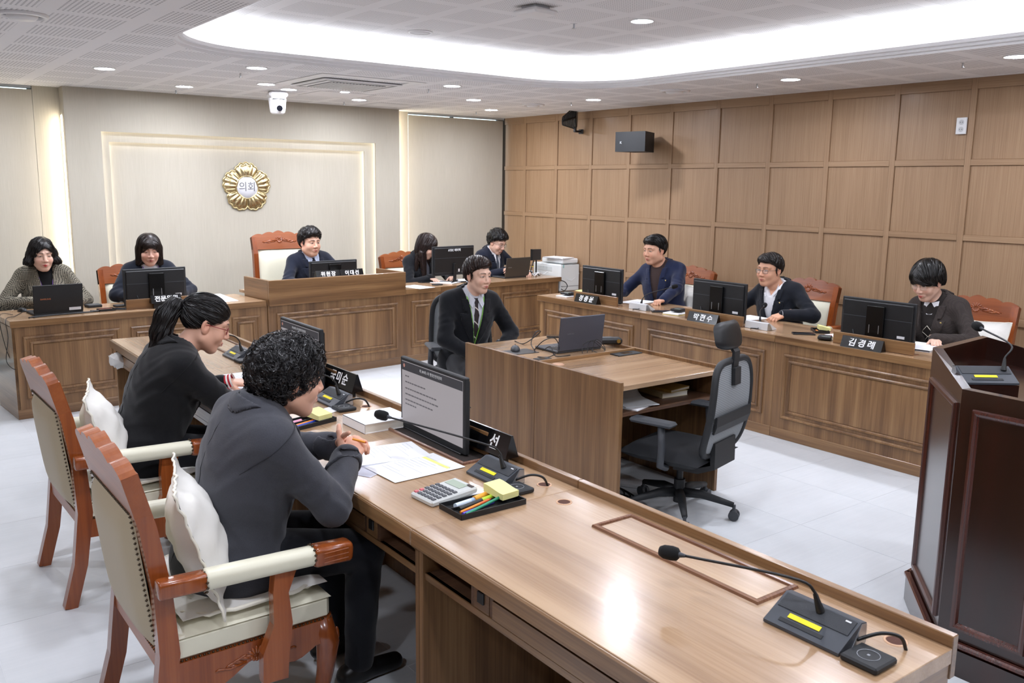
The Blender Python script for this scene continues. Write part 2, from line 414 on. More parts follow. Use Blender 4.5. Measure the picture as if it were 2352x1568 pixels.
MB().add([(CX0-.3, CY0-.3, UPPER), (CX1+.3, CY0-.3, UPPER), (CX1+.3, CY1+.3, UPPER), (CX0-.3, CY1+.3, UPPER)], [(3, 2, 1, 0)]).build('raised_ceiling', perf('dotted ceiling board', False), ce)
MB().span((XL, YN, CEIL+.29), (XR, YB+.15, CEIL+.31)).build('roof_slab', M_white, ce)
# ---- downlights
M_lens = emit('downlight lens', '#eff3ff', DOWNLIGHT)
M_trim = plain('white light trim', '#e8e8ea', .4)
lens_me = MB().lathe([(.0005, -.004), (.070, -.003)], seg=14).mesh('lens'); lens_me.materials.append(M_lens)
trim_me = MB().lathe([(.068, .0), (.068, -.006), (.079, -.006), (.083, -.001), (.083, .0)], seg=28).mesh('trim'); trim_me.materials.append(M_trim)
def downlight(x, y, label, z=CEIL, s=1.0):
    r = thing('downlight', label, 'downlight', (x, y, z), 0, 'ceiling downlights'); r.scale = (s, s, s)
    for nm, me in (('lens', lens_me), ('trim', trim_me)):
        o = bpy.data.objects.new(nm, me); COL.objects.link(o); o.parent = r
for x, y, lb in ((1.703, 7.379, 'round lit downlight at the far left above the woman in tweed'),
                 (2.556, 8.243, 'round lit downlight above the left edge of the feature wall recess'),
                 (2.556, 6.53, 'round lit downlight just left of the ceiling camera, nearest the cove'),
                 (3.03, 7.54, 'round lit downlight directly over the white ceiling camera'),
                 (3.35, 7.81, 'round lit downlight touching the right side of the ceiling camera'),
                 (4.28, 8.25, 'round lit downlight between the access hatch and the feature wall'),
                 (4.268, 6.53, 'round lit downlight to the right of the air conditioner'),
                 (5.108, 7.425, 'round lit downlight above the long-haired woman, middle of a diagonal of three'),
                 (5.914, 8.25, 'round lit downlight nearest the back right corner of the room'),
                 (5.93, 6.58, 'round lit downlight above the black wall antenna'),
                 (5.914, 4.325, 'round lit downlight over the man in the white shirt'),
                 (5.914, 2.675, 'round lit downlight cut by the right edge of the picture')):
    downlight(x, y, lb)
downlight(3.83, 7.66, 'small lit spot beside the air conditioner grille', s=.62)
downlight(4.265, 4.286, 'round lit downlight in the raised ceiling field', UPPER)
for x, y in ((.84, 8.243), (.84, 4.33), (.84, 2.675), (.84, .8), (5.914, .8), (-.6, 2.675), (-.6, .8), (-.6, 5.6), (2.5, -1.8), (4.3, -1.8)):
    downlight(x, y, 'downlight out of view over the %s, %s row back' % ({-.6: 'left wall side', .84: 'aisle beside the near desk', 5.914: 'right wall side', 2.5: 'rear wall left of centre', 4.3: 'rear wall right of centre'}[x], {8.243: 'first', 5.6: 'second', 4.33: 'third', 2.675: 'fourth', .8: 'fifth', -1.8: 'last'}[y]))
for x, y in ((2.6, 2.6), (4.265, 2.6), (2.6, .8), (4.265, .8), (2.6, -.6), (4.265, -.6)):
    downlight(x, y, 'round lit downlight out of view in the raised ceiling, %s column, %s row' % ({2.6: 'left', 4.265: 'right'}[x], {2.6: 'front', .8: 'middle', -.6: 'rear'}[y]), UPPER)
# ------------------------------------------------------------------ desks
WD, WM, WL = '#5e4229', '#7b5a3a', '#93714c'
W_x = wood('walnut grain along x', WD, WM, WL, 'x', rough=.3, coat=.35, figure=.68)
W_y = wood('walnut grain along y', WD, WM, WL, 'y', rough=.3, coat=.35, figure=.68)
W_z = wood('walnut upright grain', WD, WM, WL, 'z', rough=.42, coat=.1, figure=.68)
W_top = wood('walnut desk top', '#907154', '#a78767', '#b89978', 'x', rough=.26, coat=.5, figure=.72)  # paler copy of the upright walnut, glare on the tops put into the colour
W_topy = wood('walnut desk top across', '#907154', '#a78767', '#b89978', 'y', rough=.26, coat=.5, figure=.72)  # same pale tone with the painted-in glare, grain along y
W_in = wood('dark desk interior', '#4a3325', '#5a3f2d', '#684a36', 'x', rough=.5, coat=.05)
M_blk = plain('black plastic', '#141517', .45)
M_blk2 = plain('soft black plastic', '#1b1d20', .6)
M_gry = plain('dark grey plastic', '#3a3d42', .5)
M_lgt = plain('white plastic', '#e4e6e8', .4)
M_sil = plain('silver metal', '#b9bcc0', .32, .8)
M_pap = plain('white paper', '#f1f2f5', .8)
M_papb = plain('bluish paper', '#dfe2f0', .8)
D = .737
MOULD = [(0, 0), (0, .008), (.006, .013), (.014, .011), (.02, .004), (.022, 0)]
RX90 = Matrix.Rotation(PI/2, 4, 'X')
def cabinet(name, label, loc, rz, w, panels, group, depth=.5, h=.687, front=.02):
    """one desk unit: local x along the front, +y to the back, front face at y=front"""
    r = thing(name, label, 'desk unit', loc, rz, group)
    MB().span((.001, front, .073), (w-.001, front+.02, h)).span((.001, front+.02, .073), (.02, front+depth, h)).span((w-.02, front+.02, .073), (w-.001, front+depth, h)).build('carcass', W_z, r)
    MB().span((.001, front-.005, 0), (w-.001, front+.018, .073), .002).build('plinth', W_x, r)
    for x0, x1 in panels:
        m = T((x0+x1)/2, front, (.15+.615)/2) @ RX90
        fr = MB().frame(x1-x0, .465, MOULD, m).build('outer_moulding', W_z, r)
        MB().frame(x1-x0-.085, .38, MOULD, m).build('inner_moulding', W_z, r)
        MB().box(((x0+x1)/2, front-.001, .3825), (x1-x0-.13, .006, .335), .002).build('panel', W_z, r)
    return r
AL = math.atan(.08)
def B(u, v, z=0): return (u*math.cos(AL)-v*math.sin(AL), 7.135+u*math.sin(AL)+v*math.cos(AL), z)
g = 'panelled units of the back desk row'
cabinet('desk_unit', 'walnut desk unit at the far left under the black laptop', B(.925, 0), AL, 1.595, [(.07, .75), (.835, 1.515)], g)
cabinet('desk_unit', 'narrow walnut desk unit left of the tall centre podium', B(2.52, 0), AL, .40, [(.075, .325)], g)
cabinet('desk_unit', 'narrow walnut desk unit right of the tall centre podium', B(4.36, 0), AL, .44, [(.085, .355)], g)
cabinet('desk_unit', 'wide walnut desk unit below the corner laptop and monitor', B(4.80, 0), AL, 1.68, [(.07, .72), (.82, 1.56)], g)
cabinet('podium', 'tall walnut centre podium with a raised front and two name blocks', B(2.922, -.01), AL, 1.436, [(.08, 1.356)], None, depth=.62)
pod = [o for o in COL.objects if o.name == 'podium'][0]; pod['category'] = 'podium'
MB().span((.001, -.012, .687), (1.435, .018, .912), .003).build('front_board', W_x, pod)
for x in (.001, 1.41): MB().span((x, .018, .687), (x+.025, .48, .912), .003).build('side_board', W_y, pod)
MB().span((.026, .018, .75), (1.41, .64, .775)).build('worktop', W_top, pod)
def worktop(name, label, loc, rz, w, depth, seams, group=None, mat=None):
    r = thing(name, label, 'worktop', loc, rz, group); xs = [0]+seams+[w]
    for a, b in zip(xs[:-1], xs[1:]):
        MB().span((a+.0006, 0, .687), (b-.0006, .016, D), .002).build('front_edge', W_x, r)
        MB().span((a+.0006, .016, .699), (b-.0006, depth, D), .0015).build('top_board', mat or W_top, r)
    return r
worktop('worktop', 'left walnut worktop of the back desk row', B(.915, 0), AL, 1.99, .62, [1.605], 'worktops of the back desk row')
worktop('worktop', 'right walnut worktop of the back desk row beside the printer', B(4.372, 0), AL, 2.14, .50, [.43], 'worktops of the back desk row')
MB().span((0, .02, 0), (.02, .6, .687)).build('end_panel', W_y, [o for o in COL.objects if o.name == 'desk_unit'][0])
# right desk: local x runs towards the viewer, +y to the wall
g = 'panelled units of the right-hand desk'
for k, lb in enumerate(('walnut desk unit at the far end of the right-hand desk', 'walnut desk unit in the middle of the right-hand desk behind the mesh chair', 'walnut desk unit of the right-hand desk nearest the lectern')):
    cabinet('desk_unit', lb, (5.19, 6.45-1.33*k, 0), -PI/2, 1.33, [(.08, 1.25)], g)
worktop('worktop', 'long walnut worktop of the right-hand desk', (5.19, 6.475, 0), -PI/2, 4.03, .62, [1.36, 2.69])
# near desk: local x = away from the sitters, y along; rotated a hair
NA = -.0125
def F(a, b, z=0): return (1.245+a*math.cos(NA)-b*math.sin(NA), a*math.sin(NA)+b*math.cos(NA), z)
cuts = [.885, 2.17, 3.48, 4.79, 6.05]
g = 'units of the near desk'
lbs = ('near desk unit at the lower right with empty cubbies', 'near desk unit holding the beige power strip', 'near desk unit in front of the ponytailed woman', 'near desk unit at the far left end')
for k in range(4):
    b0, b1 = cuts[k]+.001, cuts[k+1]-.001; L = b1-b0
    r = thing('desk_unit', lbs[k], 'desk unit', F(0, b0), NA, g)
    for y in (0, L-.022): MB().span((.03, y, 0), (.62, y+.022, .685)).build('side_panel', W_z, r)
    MB().span((.60, .022, 0), (.62, L-.022, .685)).build('modesty_panel', W_z, r)
    MB().span((.04, .022, .583), (.60, L-.022, .598)).build('shelf', W_in, r)
    MB().span((.036, .022, .668), (.06, L-.022, .685)).build('apron_rail', W_in, r)
    MB().span((.036, .022, .578), (.052, L-.022, .598)).build('shelf_edge', W_y, r)
    fl2 = k % 2 == 1; Yc = (lambda a: L-a) if fl2 else (lambda a: a)       # cubbies face each other across the partition
    for y in (L-.285, L-.375): ya, yb = sorted((Yc(y), Yc(y+.018))); MB().span((.04, ya, .598), (.50, yb, .672)).build('divider', W_in, r)
    ya, yb = sorted((Yc(.06), Yc(L-.375))); MB().span((.036, ya, .600), (.05, yb, .652)).build('drawer_front', W_y, r)
    ya, yb = sorted((Yc(L-.357), Yc(L-.285))); MB().span((.038, ya, .600), (.048, yb, .668)).build('switch_panel', W_y, r)
    ya, yb = sorted((Yc(L-.335), Yc(L-.305))); MB().span((.032, ya, .622), (.040, yb, .656), .002).build('switch', M_blk, r)
r = thing('worktop', 'long glossy walnut worktop of the near desk with raised far rail', 'worktop', F(0, 0), NA)
for k in range(4):
    b0, b1 = cuts[k]-(.012 if k == 0 else 0), cuts[k+1]+(.012 if k == 3 else 0)
    MB().span((.012, b0+.0006, .699), (.655, b1-.0006, D), .0015).build('top_board', W_topy, r)
    MB().span((0, b0+.0006, .690), (.0118, b1-.0006, D-.001), .004).build('front_edge', W_y, r)
    MB().span((.0, b0+.0006, .686), (.03, b1-.0006, .6985), .003).build('under_moulding', W_y, r)
    MB().span((.655, b0+.0006, .66), (.678, b1-.0006, .765), .002).build('far_rail', W_y, r)
MB().span((.03, cuts[0]-.008, .60), (.655, cuts[0]-.001, .699)).build('end_apron', W_x, r)
def hole(x, y, label):
    h = thing('cable_grommet', label, 'grommet', (x, y, D), 0, 'cable holes in the near desk')
    MB().lathe([(.021, .0002), (.021, .0016), (.026, .0016), (.027, .0)], seg=20).build('ring', plain('tan ring', '#c79f7e', .5), h)
    MB().lathe([(.0005, .0006), (.0208, .0006)], seg=20).build('dark_opening', plain('brown hole', '#4d2c20', .9), h)
for x, y, lb in ((1.838, .96, 'cable grommet beside the nearest microphone pad'), (1.855, 2.255, 'cable grommet beside the grey-suited woman\'s microphone'), (1.80, 2.085, 'empty cable grommet right of the desk seam'), (1.862, 3.57, 'cable grommet behind the pencil tray of the ponytailed woman'), (1.87, 4.87, 'cable grommet beside the farthest near-desk microphone')): hole(x, y, lb)
# hatches for the sunken monitors: moulded frame and lid
W_red = wood('reddish moulding', '#5b3a2b', '#75503c', '#8b654c', 'y', rough=.25, coat=.5)
def hatch(y, label, closed, x=1.815, par='hatches of the sunken monitors'):
    h = thing('monitor_hatch', label, 'hatch', (x, y, D), NA, par)
    MB().frame(.165, .62, [(0, 0), (.002, .007), (.008, .010), (.014, .008), (.017, 0)], Matrix.Identity(4)).build('frame', W_red, h)
    if closed: MB().span((-.065, -.292, 0), (.065, .292, .003), .001).build('lid', W_topy, h)
    else:
        MB().span((-.065, -.292, 0), (.065, .292, .001)).build('slot', plain('dark slot', '#1d130d', .8), h)
        MB().span((.045, -.285, .004), (.062, .285, .098), .002).build('raised_lid', W_y, h)
hatch(1.565, 'closed monitor hatch in the empty near desk place', True, 1.81)
hatch(2.90, 'open monitor hatch in front of the grey-suited woman', False, 1.83)
hatch(4.22, 'open monitor hatch in front of the ponytailed woman', False, 1.85)
hatch(5.50, 'closed monitor hatch at the far end of the near desk', True, 1.86)
# ---- staff desks in the middle
def staff_desk(label, y0, y1, near, group='staff desks back to back'):
    r = thing('staff_desk', label, 'desk', (3.16, y0, 0), 0, group); L = y1-y0
    MB().span((0, .0005, 0), (.024, L-.0005, .748), .0015).build('side_panel', W_z, r)
    MB().span((.79, .0005, 0), (.814, L-.0005, .748), .0015).build('side_panel', W_z, r)
    MB().span((.0245, 0, .702), (.7895, L, .728), .001).build('top_board', W_top, r)
    ym = L-.03 if near else .012
    MB().span((.0245, ym, .05), (.7895, ym+.018, .702)).build('back_panel', W_z, r)
    MB().span((.0245, .02 if near else .04, .555), (.7895, L-.04, .572)).build('shelf', W_in, r)
    if near: MB().span((.0245, L-.019, .728), (.7895, L, .748), .001).build('raised_rail', W_x, r)
    return r
staff_desk('walnut staff desk with the empty mesh chair tucked in', 3.235, 3.945, True)
staff_desk('walnut staff desk with the grey laptop of the young man', 3.947, 4.675, False)
# ---- dark lectern
M_mah = wood('dark mahogany', '#190704', '#210a05', '#2c1009', 'z', rough=.22, coat=.5, figure=.7)
M_mahm = wood('mahogany moulding', '#351209', '#431a0f', '#532416', 'z', rough=.25, coat=.5)
lec = thing('lectern', 'dark mahogany lectern with a gooseneck microphone at the right edge', 'lectern', (3.6, 1.4, 0))
LP = [(3.13, 1.13), (3.13, 1.48), (3.56, 1.82), (4.05, 1.85), (4.42, 1.30), (3.95, .86), (3.45, .86)]
LP = [(x-3.6, y-1.4) for x, y in LP]
LT = [1.055, 1.06, 1.115, 1.115, .95, .95, 1.0]
def inset(P, d):
    n = len(P); out = []
    cx = sum(p[0] for p in P)/n; cy_ = sum(p[1] for p in P)/n
    for x, y in P:
        l = math.hypot(x-cx, y-cy_); out.append((x-(x-cx)/l*d, y-(y-cy_)/l*d))
    return out
I1 = inset(LP, .04); n = len(LP); mb = MB()
vs = [(x, y, .09) for x, y in LP]+[(x, y, z) for (x, y), z in zip(LP, LT)]+[(x, y, z) for (x, y), z in zip(I1, LT)]+[(x, y, z-.10 if i in (2, 3) else max(.90, z-.045)) for i, ((x, y), z) in enumerate(zip(I1, LT))]
fs = []
for i in range(n):
    j = (i+1) % n
    for a in range(3): fs.append((a*n+i, a*n+j, (a+1)*n+j, (a+1)*n+i)[::-1])
fs.append(tuple(3*n+i for i in range(n))[::-1])
mb.add(vs, fs).build('body', M_mah, lec)
Pb = inset(LP, -.02); MB().prism([p for p in Pb][::-1], 0, .10).build('base', M_mah, lec)
for i in (0, 1, 2, 6):
    j = (i+1) % n; a, b = Vector((*LP[i], 0)), Vector((*LP[j], 0)); d = b-a; L = d.length; d.normalize()
    nrm = Vector((-d.y, d.x, 0)); zt = min(LT[i], LT[j]); zc, hh = (zt-.06+.17)/2, zt-.06-.17
    m = Matrix((d, Vector((0, 0, 1)), nrm)).transposed().to_4x4(); m.translation = (a+b)/2+Vector((0, 0, zc))
    MB().frame(L-.09, hh, [(0, 0), (.003, .012), (.012, .014), (.02, .010), (.026, .0)], m).build('panel_moulding', M_mahm, lec)
    c = (a+b)/2+nrm*.012
    MB().box((c.x, c.y, .118), (L+.03, .026, .022), .006, Matrix((d, nrm, Vector((0, 0, 1)))).transposed().to_4x4()).build('base_moulding', M_mahm, lec)
# ------------------------------------------------------------------ chairs
M_cw = wood('orange brown chair wood', '#713516', '#8a451d', '#9d5528', 'z', rough=.22, coat=.5, figure=.7, scale=.6)
M_cwr = wood('reddish chair rail', '#7c401f', '#914f29', '#a25e35', 'x', rough=.34, coat=.15, figure=.7, scale=.6)
M_cream = plain('cream leather', '#e0dcc6', .42, bump=.08, nscale=90)
M_tan = plain('tan back leather', '#b3a488', .5, bump=.1, nscale=90)
M_nail = plain('bronze nail heads', '#54483a', .35, .8)
M_quilt = plain('white quilted cotton', '#ece9e2', .9, bump=.5, nscale=38)
M_frill = plain('ivory frill', '#e9e4d4', .9, bump=.4, nscale=120)
def ribbon(mb, pts, w, t, x0=0):
    """flat bar of width w (x) and thickness t along a polyline [(y, z)]; t may be a list"""
    n = len(pts); vs = []
    for i, (y, z) in enumerate(pts):
        a = Vector(pts[max(i-1, 0)]); b = Vector(pts[min(i+1, n-1)]); d = (b-a).normalized(); nr = Vector((-d.y, d.x))
        tt = t[i] if isinstance(t, (list, tuple)) else t
        for sx, sn in ((-1, -1), (1, -1), (1, 1), (-1, 1)): vs.append((x0+sx*w/2, y+nr.x*sn*tt/2, z+nr.y*sn*tt/2))
    fs = [(i*4+k, i*4+(k+1) % 4, i*4+4+(k+1) % 4, i*4+4+k) for i in range(n-1) for k in range(4)]
    fs += [(3, 2, 1, 0), tuple((n-1)*4+k for k in range(4))]
    return mb.add(vs, fs)
def pillow(mb, w, h, t, m, p=2.6, n=12, both=True, wob=0.0, corner=0.0):
    """stuffed cushion in the local xy plane, bulging along z"""
    vs = []; fs = []; N = n+1; r = random.Random(3)
    for sgn in ((1, -1) if both else (1,)):
        for i in range(N):
            for j in range(N):
                u, v = -1+2*i/n, -1+2*j/n
                k = max(0, (1-abs(u)**p)*(1-abs(v)**p))**.5
                pin = 1-corner*(u*u*v*v)*-1 if corner else 1
                vs.append(m @ Vector((u*w/2*pin*(1-.04*(1-abs(v)**2)*abs(u) if corner else 1), v*h/2*pin, sgn*t/2*k*(1+wob*(r.random()-.5)))))
        o = 0 if sgn == 1 else N*N
        for i in range(n):
            for j in range(n):
                f = (o+i*N+j, o+(i+1)*N+j, o+(i+1)*N+j+1, o+i*N+j+1); fs.append(f if sgn == 1 else f[::-1])
    return mb.add(vs, fs, True)
def nails(mb, pts, step=.014, r=.0055):
    for a, b in zip(pts[:-1], pts[1:]):
        a, b = Vector(a), Vector(b); n = max(1, int((b-a).length/step))
        for k in range(n):
            c = a+(b-a)*(k+.5)/n
            mb.add([c+Vector(d)*r for d in ((1, 0, 0), (-1, 0, 0), (0, 1, 0), (0, -1, 0), (0, 0, 1), (0, 0, -1))], [(0, 2, 4), (2, 1, 4), (1, 3, 4), (3, 0, 4), (2, 0, 5), (1, 2, 5), (3, 1, 5), (0, 3, 5)], True)
    return mb
def scallop(w, n=40):
    out = []
    for i in range(n+1):
        u = -1+2*i/n; a = abs(u)
        z = .045*(1-a)**.8+.018*abs(math.sin(a*PI*2.5+PI/2))**.7
        out.append((u*w/2, z))
    return out
def carving(mb, w, z, y, s=1.0, face=-1):
    """shell with leaf sprays in low relief on the face at y"""
    for k in range(7):
        a = PI*(.1+.8*k/6); mb.sphere((math.cos(a)*.028*s, y, z+math.sin(a)*.026*s), .011*s, 8, 6, (.6, .5, 1.5), Matrix.Rotation(PI/2-a, 4, 'Y'))
    for k in range(5):
        a = PI*(1.15+.7*k/4); mb.sphere((math.cos(a)*.02*s, y, z+.006+math.sin(a)*.02*s), .008*s, 8, 6, (1, .6, 1.2))
    for sg in (-1, 1):
        for k in range(6):
            x = sg*(.045+k*.5*(w/2-.06)/5)*s; mb.sphere((x, y, z+.004-.004*k*s+(k % 2)*.009), .012*s, 8, 6, (1.7, .5, .55), Matrix.Rotation(sg*(.35 if k % 2 else -.25), 4, 'Y'))
        mb.tube([(sg*.04*s, y, z-.008), (sg*.1*s, y, z-.016), (sg*.15*s, y, z-.008), (sg*(w/2-.05), y, z-.012)], .0045, 6)
def carved_chair(label, loc, rz, group, hs=1.0, arms=True):
    r = thing('carved_armchair', label, 'chair', loc, rz, group)
    zt = .955*hs
    for sx in (-1, 1):
        mb = MB(); ribbon(mb, [(-.345, 0), (-.295, .18), (-.265, .40), (-.275, .60), (-.305, zt-.16), (-.345, zt)], .046, [.05, .052, .058, .052, .048, .046], sx*.262); mb.build('back_stile', M_cw, r)
    lean = math.atan2(.04, .16)
    mr = T(0, -.327, zt-.08) @ Matrix.Rotation(lean, 4, 'X')
    sc = scallop(.57); poly = [(x, .08+z) for x, z in sc][::-1]+[(x, -.045+.0*abs(x)) for x in (-.285, -.15, 0, .15, .285)]
    mb = MB(); mb.prism(poly[::-1][::-1], -.022, .022, mr @ RX90); mb.build('top_rail', M_cwr, r)
    mb = MB(); mb.M = mr; carving(mb, .46, .04, .022, 1.15); mb.M = None; mb.build('carving', M_cw, r)
    zb0, zb1 = .40, zt-.125; h = zb1-zb0; mid = (zb0+zb1)/2; ang = math.atan2(.05, h)
    mback = T(0, -.272-.026, mid) @ Matrix.Rotation(ang, 4, 'X') @ RX90 @ Matrix.Rotation(PI, 4, 'Y')
    mb = MB(); pillow(mb, .485, h+.02, .085, mback @ T(0, 0, .012), p=5, n=10, both=False); mb.build('back_cushion', M_cream, r)
    mb = MB(); pillow(mb, .485, h+.02, .075, mback @ Matrix.Rotation(PI, 4, 'Y') @ T(0, 0, .010), p=4, n=10, both=False); mb.build('back_leather', M_tan, r)
    mb = MB(); P = [(-.236, -h/2-.004), (.236, -h/2-.004), (.236, h/2+.004), (-.236, h/2+.004), (-.236, -h/2-.004)]
    for zo in (.017, -.017): nails(MB(), [mback @ Vector((x, y, zo)) for x, y in P], .016, .005).build('nail_trim', M_nail, r)
    MB().box((0, -.275, .37), (.50, .035, .06), .006).build('back_rail', M_cwr, r)
    # seat
    mb = MB(); vs = []
    pillow(mb, .55, .50, .05, T(0, -.005, .437), p=6, n=10, both=False); mb.box((0, -.005, .402), (.545, .495, .075), .012); mb.build('seat_cushion', M_cream, r)
    mb = MB(); nails(mb, [(.275, -.25, .368), (.275, .246, .368), (-.275, .246, .368), (-.275, -.25, .368)], .013, .005); mb.build('seat_nail_trim', M_nail, r)
    def apron(L, m, nm):
        poly = [(-L/2, 0), (-L/2, -.075)]+[(x, -.085+.028*math.cos(x/L*2*PI*2)*(1-.5*abs(x)/L)) for x in [(-.4+.8*k/16)*L for k in range(17)]]+[(L/2, -.075), (L/2, 0)]
        mb = MB(); mb.prism(poly, -.014, .014, m @ RX90); o = mb.build(nm, M_cw, r)
        mb = MB(); mb.M = m @ Matrix.Rotation(PI, 4, 'Z'); carving(mb, L*.72, -.05, .014, .8); mb.M = None; mb.build('apron_carving', M_cw, o)
    apron(.54, T(0, .235, .366) @ Matrix.Rotation(PI, 4, 'Z'), 'front_apron')
    apron(.49, T(.268, -.01, .366) @ Matrix.Rotation(PI/2, 4, 'Z'), 'side_apron')
    apron(.49, T(-.268, -.01, .366) @ Matrix.Rotation(-PI/2, 4, 'Z'), 'side_apron')
    for sx in (-1, 1):
        pts = [(sx*.245, .215, .36), (sx*.262, .235, .28), (sx*.255, .228, .18), (sx*.243, .212, .08), (sx*.25, .225, .03), (sx*.25, .225, .0)]
        MB().tube(pts, .03, 8, True, [.042, .04, .030, .023, .03, .032]).build('front_leg', M_cw, r)
        MB().sphere((sx*.275, .262, .30), .014, 8, 6, (.6, .6, 2)).build('knee_carving', M_cw, r)
        if not arms: continue
        xa = sx*.328
        mb = MB(); mb.rbar((xa, -.005, .622), (.064, .335, .060), .026, Matrix.Rotation(-.03, 4, 'X'), .008, 6); mb.build('arm_pad', M_cream, r)
        ap = MB(); ap.rbar((xa, -.235, .628), (.054, .135, .052), .012, Matrix.Rotation(-.03, 4, 'X'), .006); ap.build('arm_joint', M_cw, r)
        hd = MB(); hd.rbar((xa, .222, .612), (.068, .13, .064), .016, Matrix.Rotation(-.05, 4, 'X'), .012, 5); hd = hd.build('arm_handle', M_cw, r)
        gv = MB()
        for q in (-1, 0, 1): gv.box((xa+sx*.032, .226, .612+q*.015), (.006, .085, .005), .002)
        gv.build('groove', M_cwr, hd)
        nt = MB()
        for yy in (-.172, .158):
            ring_ = [(xa+.034*math.cos(a), yy, .62+.033*math.sin(a)) for a in [2*PI*k/12 for k in range(13)]]; nails(nt, ring_, .012, .0055)
        nt.build('arm_nail_trim', M_nail, r)
        sp_ = MB(); ribbon(sp_, [(.03, .24), (.035, .33), (.06, .42), (.055, .52), (.075, .60)], .036, [.08, .085, .06, .05, .07], sx*.312); sp_.build('arm_support', M_cw, r)
    return r
g = 'carved wooden armchairs'
CH = {}
CH['near'] = carved_chair('carved armchair with cream leather nearest the camera, under the grey-suited woman', (.91, 2.75, 0), -PI/2, g)
base_chair = CH['near']
CH['far'] = dup(base_chair, (.955, 4.10, 0), -PI/2+.02, 'carved armchair with cream leather under the ponytailed woman in black')
for key, loc, lb in (('p7', (6.20, 5.76, 0), 'carved armchair behind the man in the navy jacket and brown jumper'), ('p8', (6.20, 4.45, 0), 'carved armchair behind the man in the white shirt'), ('p9', (6.18, 3.02, 0), 'carved armchair with a white pillow at the right edge')):
    CH[key] = dup(base_chair, loc, PI/2+(.0 if key != 'p9' else .05), lb)
CH['p2'] = dup(base_chair, (2.10, 8.22, 0), PI+.05, 'carved armchair behind the woman with the fringe')
CH['p4'] = dup(base_chair, (5.02, 8.35, 0), PI+.06, 'carved armchair behind the long-haired woman')
carved_chair('tall carved armchair with cream back behind the chairman', (3.52, 8.22, 0), PI+.02, g, hs=1.27)
# pillows and seat pads
def chair_pillow(label, loc, rz, tilt, w=.40, h=.40, t=.15, roll=0.0):
    r = thing('back_pillow', label, 'pillow', loc, rz, 'white back pillows')
    m = T(0, 0, h/2) @ Matrix.Rotation(tilt, 4, 'X') @ RX90 @ Matrix.Rotation(roll, 4, 'Z'); rr = random.Random(int(loc[1]*100)); N = 18; vs = []; fs = []
    for sgn in (1, -1):
        for i in range(N+1):
            for j in range(N+1):
                u, v = -1+2*i/N, -1+2*j/N; a = max(abs(u), abs(v)); k = max(0, (1-abs(u/.86)**2.2)*(1-abs(v/.86)**2.2)) if a < .86 else 0
                cr = .010*math.sin(u*9+3*v+rr.random()*.8)*math.sin(v*8-2*u)*(1-a*.6)
                e = 1+.05*u*u*v*v-.03*(1-abs(u*v)); z = sgn*(t/2*k**.55+.004)+cr*(k > 0)+(.004*math.sin(u*17+v*5)*math.cos(v*19-u*3) if a > .86 else 0)
                vs.append(m @ Vector((u*w/2*e, v*h/2*e, z)))
        o = 0 if sgn == 1 else (N+1)**2
        for i in range(N):
            for j in range(N):
                f = (o+i*(N+1)+j, o+(i+1)*(N+1)+j, o+(i+1)*(N+1)+j+1, o+i*(N+1)+j+1); fs.append(f if sgn == 1 else f[::-1])
    MB().add(vs, fs, True).build('pillow_case', M_quilt, r)
    P = []
    for k in range(120):
        u = k/120*4; s_ = int(u); f = u-s_; a = [(-1+2*f, -1), (1, -1+2*f), (1-2*f, 1), (-1, 1-2*f)][s_]; e = 1+.05*(a[0]*a[1])**2-.03*(1-abs(a[0]*a[1])); P.append(m @ Vector((a[0]*w*.5*e, a[1]*h*.5*e, .004*math.sin(a[0]*17+a[1]*5)*math.cos(a[1]*19-a[0]*3)+.0015*math.sin(k*1.9))))
    MB().tube(P, .0045, 6, closed=True).build('frill', M_frill, r)
chair_pillow('white quilted pillow standing on the nearest armchair', (.80, 2.66, .475), -PI/2-.28, .30)
chair_pillow('white quilted pillow standing on the second armchair behind the ponytailed woman', (.83, 4.0, .475), -PI/2-.25, .30)
chair_pillow('white pillow on the armchair of the woman in brown tweed', (6.31, 2.93, .46), PI/2+.1, .22)
chair_pillow('small grey-white pillow beside the man in the navy jacket', (6.315, 5.50, .46), PI/2, .22, .34, .38)
chair_pillow('white pillow behind the woman with the fringe', (2.07, 8.33, .46), PI, .2, .36, .30)
def seat_pad(label, loc, rz):
    r = thing('seat_pad', label, 'seat cushion', loc, rz, 'white seat pads')
    mb = MB(); pillow(mb, .50, .46, .035, T(0, 0, .014), p=5, n=14, wob=.25, corner=.0); mb.build('pad_cover', M_quilt, r)
    mb = MB(); mb.tube([(.25*math.copysign(abs(math.cos(a))**.5, math.cos(a))*1.02, .23*math.copysign(abs(math.sin(a))**.5, math.sin(a))*1.03, .012+.004*math.sin(a*19)) for a in [2*PI*k/60 for k in range(60)]], .007, 6, closed=True); mb.build('lace_edge', M_frill, r)
seat_pad('white embroidered seat pad on the nearest armchair', (.925, 2.75, .464), -PI/2)
seat_pad('white embroidered seat pad on the second armchair', (.965, 4.10, .464), -PI/2)
